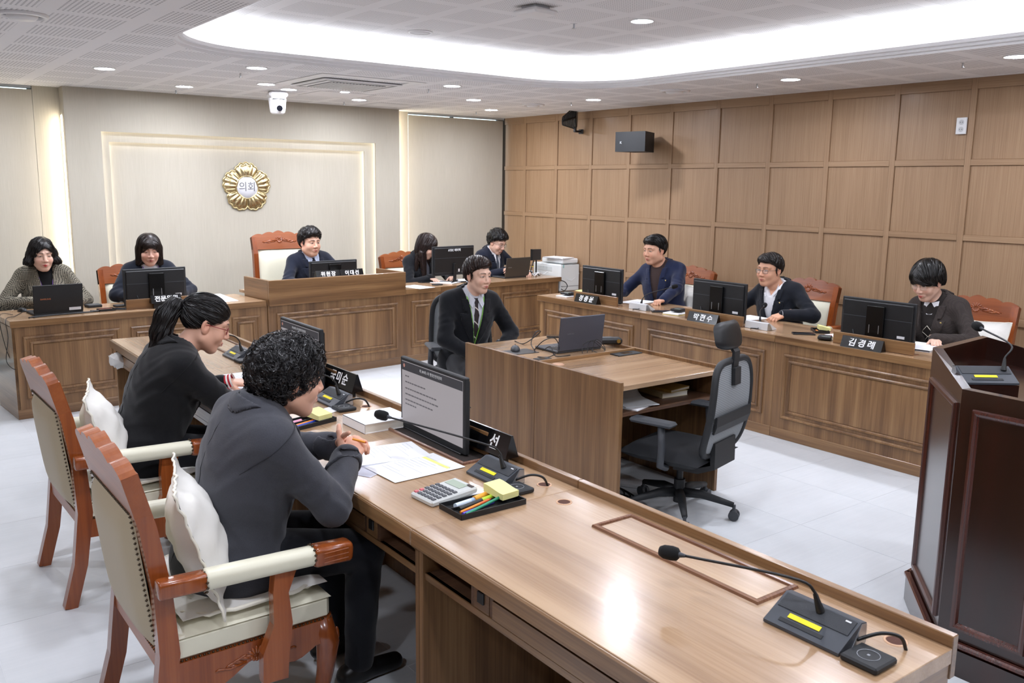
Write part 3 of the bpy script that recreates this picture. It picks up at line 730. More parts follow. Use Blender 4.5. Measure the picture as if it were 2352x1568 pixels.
# ---- mesh office chairs
M_net = NT('grey chair mesh'); _v = M_net.coords((1, 1, 1), rand=False); _s = M_net.n('SeparateXYZ'); M_net.l(_v, _s.inputs[0])
_f = M_net.math('FRACT', M_net.math('MULTIPLY', _s.outputs[2], 105)); M_net.l(M_net.ramp(_f, [(.35, C('#8f9396')), (.5, C('#4c5054')), (.85, C('#a2a6a8'))]), M_net.b.inputs['Base Color']); M_net.set(Roughness=.7)
M_net = M_net.m
def swept(mb, path, w, t):  # flat bar along 3-D path
    ribbon(mb, path, w, t)
def mesh_chair(label, loc, rz, group, head=True, dz=-.07):
    r = thing('mesh_office_chair', label, 'office chair', loc, rz, group)
    for k in range(5):
        a = math.radians(-90+36+72*k)-.35; c, s_ = math.cos(a), math.sin(a)
        lg = MB().tube([(c*.02, s_*.02, .115), (c*.12, s_*.12, .118), (c*.22, s_*.22, .098), (c*.295, s_*.295, .083)], .02, 8, True, [.028, .024, .019, .015]).build('base_leg', M_blk2, r)
        cs = MB()
        t_ = Vector((-s_, c, 0))
        for q in (-1, 1): cs.cyl(Vector((c*.30, s_*.30, .028))+t_*q*.008, Vector((c*.30, s_*.30, .028))+t_*q*.024, .028, seg=16)
        cs.cyl((c*.298, s_*.298, .03), (c*.298, s_*.298, .085), .009); cs.box((c*.30, s_*.30, .047), (.03, .03, .03), .008); cs.build('caster', M_gry, lg)
    MB().cyl((0, 0, .06), (0, 0, .19), .03).cyl((0, 0, .19), (0, 0, .29), .018).build('gas_lift', M_blk2, r); k0 = len(r.children)
    MB().box((0, -.02, .375), (.22, .26, .05), .015).build('mechanism', M_blk2, r)
    mb = MB(); pillow(mb, .49, .48, .09, T(0, .02, .425), p=5, n=10); mb.build('seat', plain('black seat fabric', '#16181c', .9, bump=.15, nscale=200), r)
    # back frame: rounded trapezoid outline curved in depth
    def by(z): return -.205-.06*((z-.45)/.5)-.035*math.sin((z-.42)/.55*PI)
    O = []
    zt, zb, wt, wb_ = .955, .46, .205, .235
    for k in range(48):
        a = 2*PI*k/48; x = math.copysign(abs(math.cos(a))**.42, math.cos(a)); z = math.copysign(abs(math.sin(a))**.42, math.sin(a))
        zz = (zt+zb)/2+z*(zt-zb)/2; wq = wb_+(wt-wb_)*(zz-zb)/(zt-zb); O.append((x*wq, by(zz), zz))
    MB().tube(O, .019, 8, closed=True).build('back_frame', M_blk2, r)
    mb = MB(); vs = []; N = 13
    for i in range(N):
        for j in range(N):
            z = zb+.01+(zt-zb-.02)*j/(N-1); wq = (wb_+(wt-wb_)*(z-zb)/(zt-zb))*.97; ed = abs(-1+2*j/(N-1)); wq *= (1-.12*ed**8)
            vs.append((wq*(-1+2*i/(N-1)), by(z)-.008, z))
    mb.add(vs, [(i*N+j, (i+1)*N+j, (i+1)*N+j+1, i*N+j+1) for i in range(N-1) for j in range(N-1)], True); mb.build('mesh_panel', M_net, r)
    mb = MB(); ribbon(mb, [(by(.60)-.022, .60), (by(.64)-.028, .64), (by(.69)-.022, .69)], .40, .012); mb.build('lumbar_band', M_blk2, r)
    mb = MB(); ribbon(mb, [(-.02, .36), (-.16, .365), (-.245, .40), (by(.48)-.02, .48), (by(.52)-.012, .53)], .24, [.03, .03, .03, .03, .02]); mb.build('back_carrier', M_blk2, r)
    if head:
        mb = MB(); ribbon(mb, [(by(.86)-.02, .86), (by(.95)-.022, .95)], .07, .02); mb.build('headrest_clip', M_blk2, r)
        mb = MB(); ribbon(mb, [(by(.94)-.01, .95), (by(.95)-.015, 1.0), (-.285, 1.03), (-.26, 1.06)], .06, .016); mb.build('headrest_stem', M_blk2, r)
        mb = MB(); vs = []; N = 15
        for sgn in (1, -1):
            for i in range(N):
                for j in range(N):
                    u, v = -1+2*i/(N-1), -1+2*j/(N-1); cu = u*math.sqrt(1-.38*v*v*abs(v)**2); cv_ = v*math.sqrt(1-.38*u*u*abs(u)**2); k = max(0, (1-abs(u)**5)*(1-abs(v)**5))**.4
                    vs.append((cu*.145*(1-.06*v), -.262+.034*u*u+.003*v*v+.016*v-sgn*.016*k, 1.115+cv_*.072))
        fs = []
        for o in (0, N*N):
            for i in range(N-1):
                for j in range(N-1): fs.append((o+i*N+j, o+(i+1)*N+j, o+(i+1)*N+j+1, o+i*N+j+1))
        mb.add(vs, fs, True); mb.build('headrest', M_blk, r)
    for sx in (-1, 1):
        am = MB().tube([(sx*.20, -.02, .375), (sx*.265, -.02, .40), (sx*.275, -.03, .50), (sx*.27, -.02, .615)], .02, 8).build('arm_post', M_gry, r)
        MB().box((sx*.268, .03, .628), (.085, .25, .026), .012).build('arm_pad', M_gry, am)
    for ch in r.children:
        if ch.name.split('.')[0] not in ('base_leg', 'gas_lift'): ch.location.z += dz-(.03 if 'headrest' in ch.name else 0)
    return r
MC = mesh_chair('empty black mesh office chair with headrest at the staff desk', (3.53, 3.13, 0), .25, 'mesh office chairs')
mesh_chair('black office chair under the young man with the green lanyard', (3.545, 5.20, 0), PI-.36, 'mesh office chairs', False, -.01)
lowc = mesh_chair('low black office chair hidden behind the woman in tweed', (1.32, 8.26, 0), PI, 'mesh office chairs', False); lowc.scale = (.9, .9, .86)
dup(lowc, (5.98, 8.40, 0), PI-.2, 'low black office chair hidden behind the curly-haired young man')
# ------------------------------------------------------------------ ceiling and wall fittings
M_acw = plain('white appliance plastic', '#e9e9ea', .45)
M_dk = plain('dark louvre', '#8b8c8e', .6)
ac = thing('ceiling_air_conditioner', 'square white cassette air conditioner in the ceiling above the podium', 'air conditioner', (3.52, 6.95, CEIL), .0)
MB().frame(.93, .93, [(0, -.001), (.0, -.006), (.10, -.006), (.10, -.001)], Matrix.Identity(4)).build('surround', M_acw, ac)
MB().box((.02, .10, -.012), (.72, .66, .012), .004).build('panel', M_acw, ac)
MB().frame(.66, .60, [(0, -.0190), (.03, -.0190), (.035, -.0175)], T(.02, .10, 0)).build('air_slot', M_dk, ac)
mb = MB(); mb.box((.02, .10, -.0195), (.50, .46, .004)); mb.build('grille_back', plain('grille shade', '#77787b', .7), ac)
gme = MB().box((0, 0, 0), (.013, .46, .006)).mesh('slat'); gme.materials.append(M_acw)
for k in range(17):
    o = bpy.data.objects.new('slat', gme); COL.objects.link(o); o.parent = ac; o.location = (-.22+k*.030, .10, -.0235)
def hatchc(x, y, w, d, label):
    h = thing('ceiling_hatch', label, 'hatch', (x, y, CEIL))
    MB().frame(w, d, [(0, -.0008), (0, -.002), (.012, -.002), (.012, -.0008)], Matrix.Identity(4)).build('hatch_frame', plain('hatch line', '#c9c8ca', .8), h)
    MB().box((0, 0, -.0008), (w-.03, d-.03, .0012)).build('hatch_board', M_white, h)
hatchc(3.90, 7.97, .58, .52, 'square access hatch in the ceiling behind the air conditioner')
hatchc(4.83, 8.60, .50, .40, 'faint access hatch in the ceiling near the lit column')
pz = thing('ptz_camera', 'white dome camera hanging from the ceiling in front of the feature wall', 'camera', (3.35, 8.08, CEIL), -.2)
MB().box((0, 0, -.03), (.17, .17, .058), .02).build('mount', M_acw, pz)
MB().lathe([(.0, -.205), (.05, -.203), (.066, -.19), (.072, -.16), (.078, -.10), (.082, -.062), (.0, -.06)], seg=28).build('housing', M_acw, pz)
MB().box((0, -.07, -.072), (.11, .03, .008), .003).build('vent', M_blk, pz)
hd_ = MB().sphere((.0, -.045, -.15), .05, 20, 12, (.8, 1, 1)).build('lens_housing', M_acw, pz)
MB().cyl((.0, -.09, -.155), (.0, -.101, -.158), .027).build('lens', plain('black glass lens', '#0b0c10', .08), hd_)
def diffuser(x, y, r_, label, dark=False):
    d = thing('air_diffuser', label, 'air vent', (x, y, CEIL), 0, 'round ceiling air vents')
    MB().lathe([(r_*.80, -.002), (r_*.84, -.016), (r_, -.012), (r_*1.02, -.001)], seg=28).build('outer_ring', M_trim, d)
    MB().lathe([(.0005, -.03), (r_*.5, -.028), (r_*.62, -.012), (r_*.6, -.004)], seg=28).build('cone', M_trim, d)
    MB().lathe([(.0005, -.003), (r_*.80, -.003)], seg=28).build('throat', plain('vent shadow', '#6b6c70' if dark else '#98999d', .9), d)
diffuser(5.846, 7.41, .115, 'round ceiling vent above the wall antenna')
diffuser(5.885, 5.485, .13, 'round ceiling vent in front of the black speaker')
diffuser(.845, 5.30, .12, 'round domed ceiling fitting in the top left corner', True)
sp = thing('ceiling_speaker', 'flat round white speaker in the raised ceiling', 'ceiling speaker', (3.395, 5.606, UPPER))
MB().lathe([(.0005, -.006), (.072, -.006), (.073, -.003)], seg=28).build('grille', plain('speaker grille', '#cfcfd1', .7), sp)
MB().lathe([(.074, -.001), (.074, -.009), (.088, -.007), (.090, -.001)], seg=28).build('rim', M_acw, sp)
ap = thing('access_point', 'square white wireless access point under the raised ceiling', 'access point', (3.46, 4.38, UPPER), .12)
MB().box((0, 0, -.035), (.20, .20, .03), .012).build('case', M_acw, ap); MB().box((0, 0, -.01), (.12, .12, .02)).build('bracket', M_sil, ap)
for x, y, z, lb in ((2.585, 6.94, CEIL, 'sprinkler head beside the downlight nearest the cove'), (2.60, 8.637, CEIL, 'sprinkler head near the left end of the feature wall'), (4.28, 8.585, CEIL, 'sprinkler head behind the access hatch'), (4.27, 6.91, CEIL, 'sprinkler head right of the air conditioner'), (5.93, 8.57, CEIL, 'sprinkler head near the back right corner'), (5.965, 6.95, CEIL, 'sprinkler head between the two round vents'), (5.965, 4.676, CEIL, 'sprinkler head above the seated man in glasses'), (5.96, 3.03, CEIL, 'sprinkler head above the power outlet'), (4.0, 4.65, UPPER, 'sprinkler head in the raised ceiling field')):
    s_ = thing('sprinkler', lb, 'sprinkler', (x, y, z), 0, 'ceiling sprinklers')
    MB().lathe([(.0005, -.002), (.022, -.003), (.026, -.0005)], seg=14).build('plate', M_trim, s_); MB().cyl((0, 0, -.003), (0, 0, -.03), .006, seg=8).cyl((0, 0, -.03), (0, 0, -.033), .014, seg=10).build('nozzle', M_sil, s_)
# emblem on the feature wall
em = thing('wall_emblem', 'golden flower emblem with a white disc on the feature wall', 'emblem', (3.415, YF+.116, 1.697)); EM = RX90
M_gold = NT('polished gold'); M_gold.set(Base_Color=C('#d6c69a'), Metallic=1.0, Roughness=.27); M_gold = M_gold.m
def rout(a):
    u = (a-PI/2)/(2*PI/5); f = u-math.floor(u+.5); e = abs(f)*2
    return .232-.040*e**3+.022*abs(math.cos(f*PI*5))**.55*(1-.35*e)
NTH, NR = 210, 14; vs = []; fs = []
for i in range(NTH):
    a = 2*PI*i/NTH; ro = rout(a); u = (a-PI/2)/(2*PI/5); f = u-math.floor(u+.5); e = abs(f)*2
    for j in range(NR):
        t = j/(NR-1); q = .10+(ro-.10)*t
        z = .012+.020*math.sin(min(1, .15+t*.95)*PI)**.5*max(0, 1-e**2.5)**.6+.003*math.cos(f*PI*10)*math.sin(t*PI)+(.003 if (abs(abs(f)-.17*t) < .02 and .25 < t < .8) else 0)
        if t > .93: z = .016
        vs.append(EM @ Vector((q*math.cos(a), q*math.sin(a), z)))
for i in range(NTH):
    i2 = (i+1) % NTH
    for j in range(NR-1): fs.append((i*NR+j, i*NR+j+1, i2*NR+j+1, i2*NR+j))
MB().add(vs, fs, True).build('petals', M_gold, em)
MB().tube([EM @ Vector((rout(a)*math.cos(a), rout(a)*math.sin(a), .010)) for a in [2*PI*k/160 for k in range(160)]], .009, 6, closed=True).build('scalloped_rim', M_gold, em)
MB().tube([EM @ Vector((.116*math.cos(a), .116*math.sin(a), .024)) for a in [2*PI*k/48 for k in range(48)]], .007, 8, closed=True).build('disc_ring', M_gold, em)
MB().lathe([(.0005, .028), (.113, .026), (.116, .015)], seg=48, axis=EM).build('white_disc', plain('white enamel', '#eef0f6', .3), em)
text_part('의회', .105, plain('grey print', '#6c6e74', .5), em, EM @ T(0, 0, .029), sx=.95, bold=0)
# antenna
an_ = thing('wall_antenna', 'black slotted paddle antenna high on the wooden wall', 'antenna', (6.79, 7.72, 2.36), .20)
MB().box((-.01, 0, .0), (.02, .06, .05), .004).cyl((-.01, 0, 0), (-.09, .02, 0), .012).box((-.095, .02, .02), (.03, .03, .06), .005).build('bracket', M_blk, an_)
mb = MB(); pa = lambda s, h: Vector((-.07-.24*s, .03, .155-.055*s+h))
mb.tube([pa(0, 0), pa(1, 0)], .012, 6)
for s in np.linspace(.04, 1, 10):
    hh = .125*(1-.68*s)
    for q in (-1, 1): mb.box(pa(s+.01, q*hh/2), (.0135, .010, hh), .001, Matrix.Rotation(q*.15, 4, 'Y'))
mb.tube([pa(0, -.13), pa(0, .13)], .011, 6); mb.build('paddle', M_blk, an_)
MB().tube([pa(0, .13), pa(1, .042)], .006, 6).tube([pa(0, -.13), pa(1, -.042)], .006, 6).build('edge', M_blk, an_)
MB().tube([pa(0, .1)+Vector((.01, 0, 0)), pa(-.12, .06), pa(-.10, -.1), (-.08, .02, .02)], .004, 6).build('antenna_cable', M_blk, an_)
# wall speaker
sk = thing('wall_speaker', 'black wedge loudspeaker bracketed to the wooden wall', 'loudspeaker', (6.79, 6.64, 2.20), .24)
bx = [(-.42, -.19), (-.40, .17), (-.12, .105), (-.10, -.105)]
MB().prism([(x, y) for x, y in bx][::-1], -.098, .098).build('cabinet', M_blk2, sk)
MB().box((-.05, 0, -.02), (.10, .07, .09), .006).build('bracket', M_blk, sk)
text_part('K', .035, plain('light print', '#c9ccd0', .5), sk, T(-.4225, .09, -.01) @ Matrix.Rotation(-PI/2+.055, 4, 'Z') @ RX90, name='logo')
ou = thing('power_outlet', 'white double power socket high on the wooden wall', 'socket', (XR, 3.42, 2.236))
MB().box((-.005, 0, 0), (.012, .078, .122), .003).build('plate', M_lgt, ou)
for z in (-.026, .026):
    MB().cyl((-.0112, 0, z), (-.0125, 0, z), .019, seg=18).build('socket', plain('socket shade', '#c3c6c8', .5), ou)
    MB().cyl((-.0126, -.008, z), (-.0130, -.008, z), .003, seg=8).cyl((-.0126, .008, z), (-.0130, .008, z), .003, seg=8).build('pin_hole', M_blk, ou)
# ------------------------------------------------------------------ screens
M_scr = plain('dark screen glass', '#0c0d11', .12)
M_stick = plain('white sticker', '#dcdde0', .6)
def monitor(label, loc, rz, w=.525, h=.30, popup=True, on=False, logo=None):
    r = thing('monitor', label, 'monitor', loc, rz, 'desk monitors'); z0 = .005 if popup else .075
    MB().box((0, 0, z0+h/2), (w, .022, h), .004).build('casing', M_blk2, r)
    MB().box((0, .017, z0+h*.52), (w-.03, .014, h*.86), .006).build('back_cover', M_blk, r)
    MB().box((0, .0245, z0+h*.60), (w-.034, .002, .004)).build('seam', M_gry, r)
    if popup:
        MB().box((0, .034, z0+h*.45), (.125, .022, h*.84), .004).build('mount_column', plain('gloss black plate', '#08090a', .25), r)
        mb = MB()
        for x in (-.034, .034): mb.box((x, .0458, z0+h*.36), (.0045, .001, .055))
        mb.build('mount_slot', M_sil, r)
        MB().box((-.18, .0245, z0+.075), (.052, .002, .017)).build('sticker', M_stick, r)
        MB().box((0, .0, .004), (w*.9, .03, .008), .002).build('foot', M_blk, r)
        mb = MB(); mb.tube([(.12, .026, z0+.03), (.15, .03, z0+.05), (.16, .028, z0+.085)], .0025, 6); mb.build('cable_loop', M_gry, r)
    else:
        MB().box((0, .03, .10), (.035, .02, .20), .004).build('neck', M_blk, r)
        mb = MB()
        for sx in (-1, 1): mb.tube([(0, .03, .006), (sx*.13, -.09 if sx < 0 else -.09, .006)], .007, 6).tube([(0, .03, .006), (sx*.10, .10, .006)], .007, 6)
        mb.build('foot', M_blk, r)
        MB().box((-.13, .0245, z0+.035), (.06, .002, .024)).box((-.06, .0245, z0+.05), (.02, .002, .03)).build('sticker', M_stick, r)
    sc = MB().box((0, -.0112, z0+h/2+.006), (w-.03, .002, h-.042)).build('screen', emit('lit screen', '#b3adb2', .6) if on else M_scr, r)
    if on:
        W2, zt = w-.03, z0+h-.015
        MB().box((0, -.0126, zt-.020), (W2, .0006, .036)).build('title_bar', emit('screen header', '#33353f', .5), sc)
        m = T(0, -.0132, zt-.020) @ RX90
        text_part(on, .015, emit('screen white text', '#d9d9de', .7), sc, m, name='title_text', extrude=0)
        mb = MB()
        for k in range(5):
            a = PI/2+2*PI*k/5; mb.box((-W2/2+.022+.005*math.cos(a), -.0134, zt-.018+.005*math.sin(a)), (.006, .0004, .006))
        mb.build('crest', emit('crest pink', '#c98d80', .6), sc)
        mb = MB(); rr = random.Random(4)
        for i, (n_, zz) in enumerate(((2, .060), (8, .085), (12, .112), (12, .136), (10, .160), (5, .178))):
            x = -W2/2+.03
            for k in range(n_): l_ = .012+.012*rr.random(); mb.box((x+l_/2, -.0128, zt-zz), (l_, .0004, .0055)); x += l_+.004
        mb.build('text_lines', emit('screen text', '#6e6a72', .5), sc)
    if logo: text_part(logo, .03, plain('white print', '#e6e8ea', .5), r, T(0, .0245, z0+h*.86) @ Matrix.Rotation(PI, 4, 'Z') @ RX90, name='logo', bold=.0009)
    return r
monitor('lit pop-up monitor in front of the grey-suited woman', (1.825, 2.925, D), -PI/2-.04, w=.515, on='제 399회 1차 행정안전위원회')
monitor('lit pop-up monitor in front of the ponytailed woman', (1.845, 4.235, D), -PI/2-.02, w=.515, on='제 399회 1차 행정안전위원회')
for y, lb in ((5.825, 'black pop-up monitor seen from behind in front of the man in the brown jumper'), (4.49, 'black pop-up monitor seen from behind in front of the man in the white shirt'), (3.155, 'black pop-up monitor seen from behind in front of the woman in the brown jacket')):
    monitor(lb, (5.42, y, D), PI/2)
monitor('black pop-up monitor seen from behind in front of the woman with the fringe', B(2.07, .30, D), PI+AL, w=.51)
monitor('low black monitor behind the two name blocks on the podium', (3.71, 7.73, .775), PI+AL, w=.51, h=.25)
monitor('large black stand monitor with a white logo on its back', B(5.17, .28, D), PI+AL, w=.55, h=.305, popup=False, logo='ATEC 에이텍')
def lid_board(label, loc, rz, w=.565):
    r = thing('monitor_flap', label, 'board', loc, rz, 'raised walnut boards')  # flip-up lid of a sunken monitor, standing open
    MB().box((0, 0, .041), (w, .018, .078), .002).build('board', W_x, r); MB().box((0, .03, .0015), (w, .07, .003)).build('slot_frame', W_red, r)
for y, lb in ((5.755, 'raised walnut flap board at the far right-hand desk place'), (4.415, 'raised walnut flap board at the middle right-hand desk place'), (3.095, 'raised walnut flap board at the nearest right-hand desk place')): lid_board(lb, (5.275, y, D), -PI/2)
lid_board('raised walnut flap board on the left back worktop', B(2.03, .12, D), AL, .52)
# ------------------------------------------------------------------ name blocks
M_npb = plain('black gloss block', '#0c0c0e', .18)
M_npt = plain('white block lettering', '#f2f2f2', .5)
def nameplate(label, body, loc, rz, w=.29, h=.072, d=.06, size=.061, sides=(1, -1), base=0.0, sp=1.35):
    r = thing('name_block', label, 'name plate', loc, rz, 'black name blocks'); a = math.atan2(h, d/2)
    MB().prism([(-d/2, base), (d/2, base), (.004, base+h), (-.004, base+h)], -w/2, w/2, Matrix(((0, 0, 1, 0), (1, 0, 0, 0), (0, 1, 0, 0), (0, 0, 0, 1)))).build('block', M_npb, r)
    if base: MB().box((0, 0, base/2), (w*.8, .012, base)).build('stand', M_blk, r)
    for s in sides:
        m = Matrix.Rotation(0 if s == 1 else PI, 4, 'Z') @ T(0, -d/4-.0025, base+h*.5) @ Matrix.Rotation(a, 4, 'X')
        text_part(body, size, M_npt, r, m, bold=.0013, shear=.10, spacing=sp, extrude=.0008)
    return r
nameplate('black name block at the far right-hand desk place', '정종윤', (5.222, 5.80, D), -PI/2)
nameplate('black name block at the middle right-hand desk place', '박현수', (5.222, 4.465, D), -PI/2)
nameplate('black name block at the nearest right-hand desk place', '김경례', (5.222, 3.13, D), -PI/2)
nameplate('black name block in front of the woman with the fringe', '전문위원', B(2.07, .085, D), AL, w=.245, h=.066, size=.052, base=.042, sp=1.0)
nameplate('left of the two black name blocks on the podium', '위원장', B(3.54, .055, .898), AL, w=.245, h=.066, size=.05, sp=1.3)
nameplate('right of the two black name blocks on the podium', '이대선', B(3.79, .055, .898), AL, w=.245, h=.066, size=.05, sp=1.3)
nameplate('black name block behind the ponytailed woman\'s monitor', '국미순', (1.905, 3.90, D), -PI/2, w=.33, h=.085, base=.03, size=.062, sp=1.25)
nameplate('black name block behind the grey-suited woman\'s monitor', '     선', (1.885, 2.63, D), -PI/2, w=.30, h=.085, base=.03, size=.062, sp=1.2)
# ------------------------------------------------------------------ microphones
M_micg = plain('mic grey plate', '#3d4148', .42)
M_micd = plain('mic dark grille', '#2c2f34', .6, bump=.6, nscale=900)
M_yel = plain('yellow tape', '#f0dd1a', .6)
M_foam = plain('black foam', '#08080a', .95, bump=.5, nscale=500)
def smooth_path(P_, n=6):
    P_ = [Vector(p) for p in P_]; q = []
    for i in range(len(P_)-1):
        a, b = P_[i], P_[i+1]; p0 = P_[i-1] if i else a; p3 = P_[i+2] if i+2 < len(P_) else b
        for k in range(n):
            t = k/n; q.append(.5*((2*a)+(b-p0)*t+(2*p0-5*a+4*b-p3)*t*t+(3*a-p0-3*b+p3)*t**3))
    return q+[P_[-1]]
def mic(label, loc, rz, neck, silver=False, cable=None, pad=True, curl=None):
    """user side is local -y; neck: gooseneck points in local space, last is the head"""
    r = thing('desk_microphone', label, 'microphone', loc, rz, 'gooseneck microphones')
    Z0 = lambda y: .008+.046*min(1, max(0, (y-.0)/.085))
    prof = [(-.0, .002), (0, .009), (.085, .056), (.105, .052), (.108, .002)]
    MB().prism([(y, z) for y, z in prof][::-1], -.10, .10, Matrix(((0, 0, 1, 0), (1, 0, 0, 0), (0, 1, 0, 0), (0, 0, 0, 1)))).build('base', plain('silver mic case', '#d9dcdf', .35, .15) if silver else M_micg, r)
    sl = math.atan2(.047, .085); P_ = lambda x, y, o: (x, y, .009+.047*y/.085+o)
    MB().box(P_(0, .062, .0012), (.185, .042, .002), 0, Matrix.Rotation(sl, 4, 'X')).build('speaker_grille', M_micd, r)
    MB().box(P_(-.01, .031, .0016), (.085, .013, .0012), 0, Matrix.Rotation(sl, 4, 'X')).build('yellow_label', M_yel, r)
    MB().box(P_(-.01, .016, .0012), (.115, .010, .0012), 0, Matrix.Rotation(sl, 4, 'X')).build('touch_bar', M_blk2, r)
    MB().box(P_(.075, .073, .0026), (.014, .004, .0008), 0, Matrix.Rotation(sl, 4, 'X')).build('brand_mark', M_stick, r)
    for sx in (-1, 1): MB().prism([(y, z) for y, z in ((.05, .004), (.085, .053), (.104, .05), (.106, .004))][::-1], sx*.1005-.001, sx*.1005+.001, Matrix(((0, 0, 1, 0), (1, 0, 0, 0), (0, 1, 0, 0), (0, 0, 0, 1)))).build('side_cheek', M_sil, r)
    if pad:
        pd = MB().box((.150, .036, .009), (.088, .085, .016), .004).build('card_pad', M_blk2, r)
        MB().tube([(.150+.024*math.cos(a), .036+.024*math.sin(a), .0175) for a in [2*PI*k/24 for k in range(24)]], .0008, 4, closed=True).box((.15, .036, .0174), (.006, .006, .001)).build('pad_mark', plain('pale print', '#9a9da2', .6), pd)
    n0 = Vector(neck[0]); MB().cyl(n0, n0+(Vector(neck[1])-n0).normalized()*.045, .0105, .005, seg=12).build('neck_boot', M_blk, r)
    pts = []
    for i in range(len(neck)-1):
        a, b = Vector(neck[i]), Vector(neck[i+1])
        p0 = Vector(neck[i-1]) if i else a-(b-a); p3 = Vector(neck[i+2]) if i+2 < len(neck) else b+(b-a)
        for k in range(6):
            t = k/6; pts.append(.5*((2*a)+(b-p0)*t+(2*p0-5*a+4*b-p3)*t*t+(3*a-p0-3*b+p3)*t**3))
    pts.append(Vector(neck[-1])); MB().tube(pts, .0036, 8).build('gooseneck', M_blk, r)
    e = Vector(neck[-1]); d = (e-Vector(neck[-2])).normalized(); m = d.to_track_quat('Z', 'Y').to_matrix().to_4x4()
    MB().lathe([(.004, -.01), (.007, .004), (.008, .01)], e, 12, m).build('head_collar', M_gry, r)
    MB().lathe([(.009, .006), (.0165, .012), (.0185, .026), (.0175, .046), (.012, .058), (.0005, .061)], e, 18, m).build('foam_head', M_foam, r)
    if cable: MB().tube(smooth_path(cable), .0042, 8).build('cable', M_blk, r)
    return r
def micw(label, x, y, neckw, **k):
    rz = -PI/2; Mi = (T(x, y, D) @ rotz(rz)).inverted()
    cb = [(.10, .07, .02), (.135, .105, .04), (.165, .135, .035), (.17, .155, .0)] if k.pop('cab', True) else None
    return mic(label, (x, y, D), rz, [tuple(Mi @ Vector(p)) for p in neckw], cable=cb, **k)
micw('nearest desk microphone with yellow label, at the lower right', 1.665, 1.095, [(1.735, 1.09, .785), (1.728, 1.105, .83), (1.695, 1.15, .858), (1.60, 1.40, .848)])
micw('desk microphone with yellow label in front of the grey-suited woman', 1.70, 2.405, [(1.765, 2.37, .785), (1.755, 2.385, .84), (1.70, 2.43, .872), (1.53, 2.755, .915)])
micw('desk microphone with yellow label in front of the ponytailed woman', 1.715, 3.72, [(1.78, 3.68, .785), (1.765, 3.69, .845), (1.70, 3.71, .885), (1.50, 3.82, .92)])
micw('farthest desk microphone with yellow label on the near desk', 1.735, 5.03, [(1.80, 4.985, .785), (1.785, 4.99, .85), (1.72, 4.97, .885), (1.53, 4.86, .91)])
def micr(label, x, y, neckw, head_up=False):
    rz = PI/2; Mi = (T(x, y, D) @ rotz(rz)).inverted()
    return mic(label, (x, y, D), rz, [tuple(Mi @ Vector(p)) for p in neckw], silver=True, pad=False, cable=[(-.02, .108, .012), (-.03, .13, .012), (.02, .135, .008), (.04, .115, .004)])
micr('silver-backed microphone beside the man in the navy blazer', 5.385, 5.235, [(5.32, 5.235, .785), (5.33, 5.23, .83), (5.38, 5.20, .875), (5.53, 5.10, .925)])
micr('silver-backed microphone in front of the man in the white shirt', 5.40, 4.03, [(5.335, 4.03, .785), (5.34, 4.035, .83), (5.37, 4.06, .865), (5.46, 4.10, .885)])
mic('flat grey microphone with yellow label on the lectern', (3.345, 1.475, 1.047), -.65, [(.07, .06, .045), (.075, .07, .09), (.11, .10, .135), (.10, .30, .165)], pad=False)
MB().span((-.1, .0, -.06), (.1, .1, .0)).build('lectern_rest', M_mah, lec, T(3.345-3.6, 1.475-1.4, 1.047) @ rotz(-.65))
# ------------------------------------------------------------------ laptops, papers and small things
def laptop(label, loc, rz, w, h, mat, text=None, tcol='#c9774a', tsize=.016, tilt=.2, stick=False, tx=-.1):
    r = thing('laptop', label, 'laptop', loc, rz, 'laptops')
    MB().box((0, -.115, .009), (w, .235, .016), .004).build('base', M_gry if mat is not M_blk else M_blk2, r)
    mb = MB()
    for i in range(13):
        for j in range(5): mb.box((-w/2+.03+i*(w-.06)/12, -.04-.022*j, .0175), ((w-.06)/12-.004, .018, .002))
    mb.build('keyboard', M_blk, r); MB().box((0, -.18, .0172), (.10, .06, .001)).build('touchpad', M_gry, r)
    m = T(0, .0, .016) @ Matrix.Rotation(-tilt, 4, 'X')
    lidm = MB(); lidm.M = m; lidm.box((0, .004, h/2), (w, .008, h), .003); ld = lidm.build('lid', mat, r)
    s = MB(); s.M = m; s.box((0, -.001, h/2), (w-.02, .002, h-.02)); s.build('screen', M_scr, ld)
    if text: text_part(text, tsize, plain('print '+tcol, tcol, .4), ld, m @ T(-tx, .0084, h*.5) @ Matrix.Rotation(PI, 4, 'Z') @ RX90, name='logo')
    if stick:
        s = MB(); s.M = m; s.box((-w/2+.06, .0086, .022), (.085, .001, .022)); s.build('sticker', M_stick, ld)
    return r
laptop('black laptop with an orange logo in front of the woman in tweed', (1.275, 7.43, D), PI+AL, .35, .215, M_blk, 'SAMSUNG', tilt=.10, stick=True, tx=-.09)
laptop('dark grey laptop of the curly-haired young man', B(6.02, .22, D), PI+AL, .36, .215, plain('graphite lid', '#4b4742', .4, .3), 'SAMSUNG', '#8a8682', .012, tilt=.15, tx=-.12)
laptop('slate grey laptop on the staff desk', (3.645, 4.11, .728), PI-.04, .355, .215, plain('slate lid', '#50535e', .4, .3), 'SAMSUNG', '#6a6d78', .012, tilt=.12, tx=-.09)
def mouse(label, loc, rz, mat=None):
    r = thing('computer_mouse', label, 'mouse', loc, rz, 'computer mice')
    MB().sphere((0, 0, .004), .03, 18, 10, (1, 1.75, .95)).build('shell', mat or M_gry, r); MB().box((0, .03, .030), (.006, .014, .006), .002, Matrix.Rotation(-.35, 4, 'X')).build('wheel', M_blk, r)
mouse('black mouse beside the black laptop', (1.07, 7.72, D), .3, M_blk); mouse('grey mouse on a black pad on the staff desk', (3.32, 4.35, .7305), -.6)
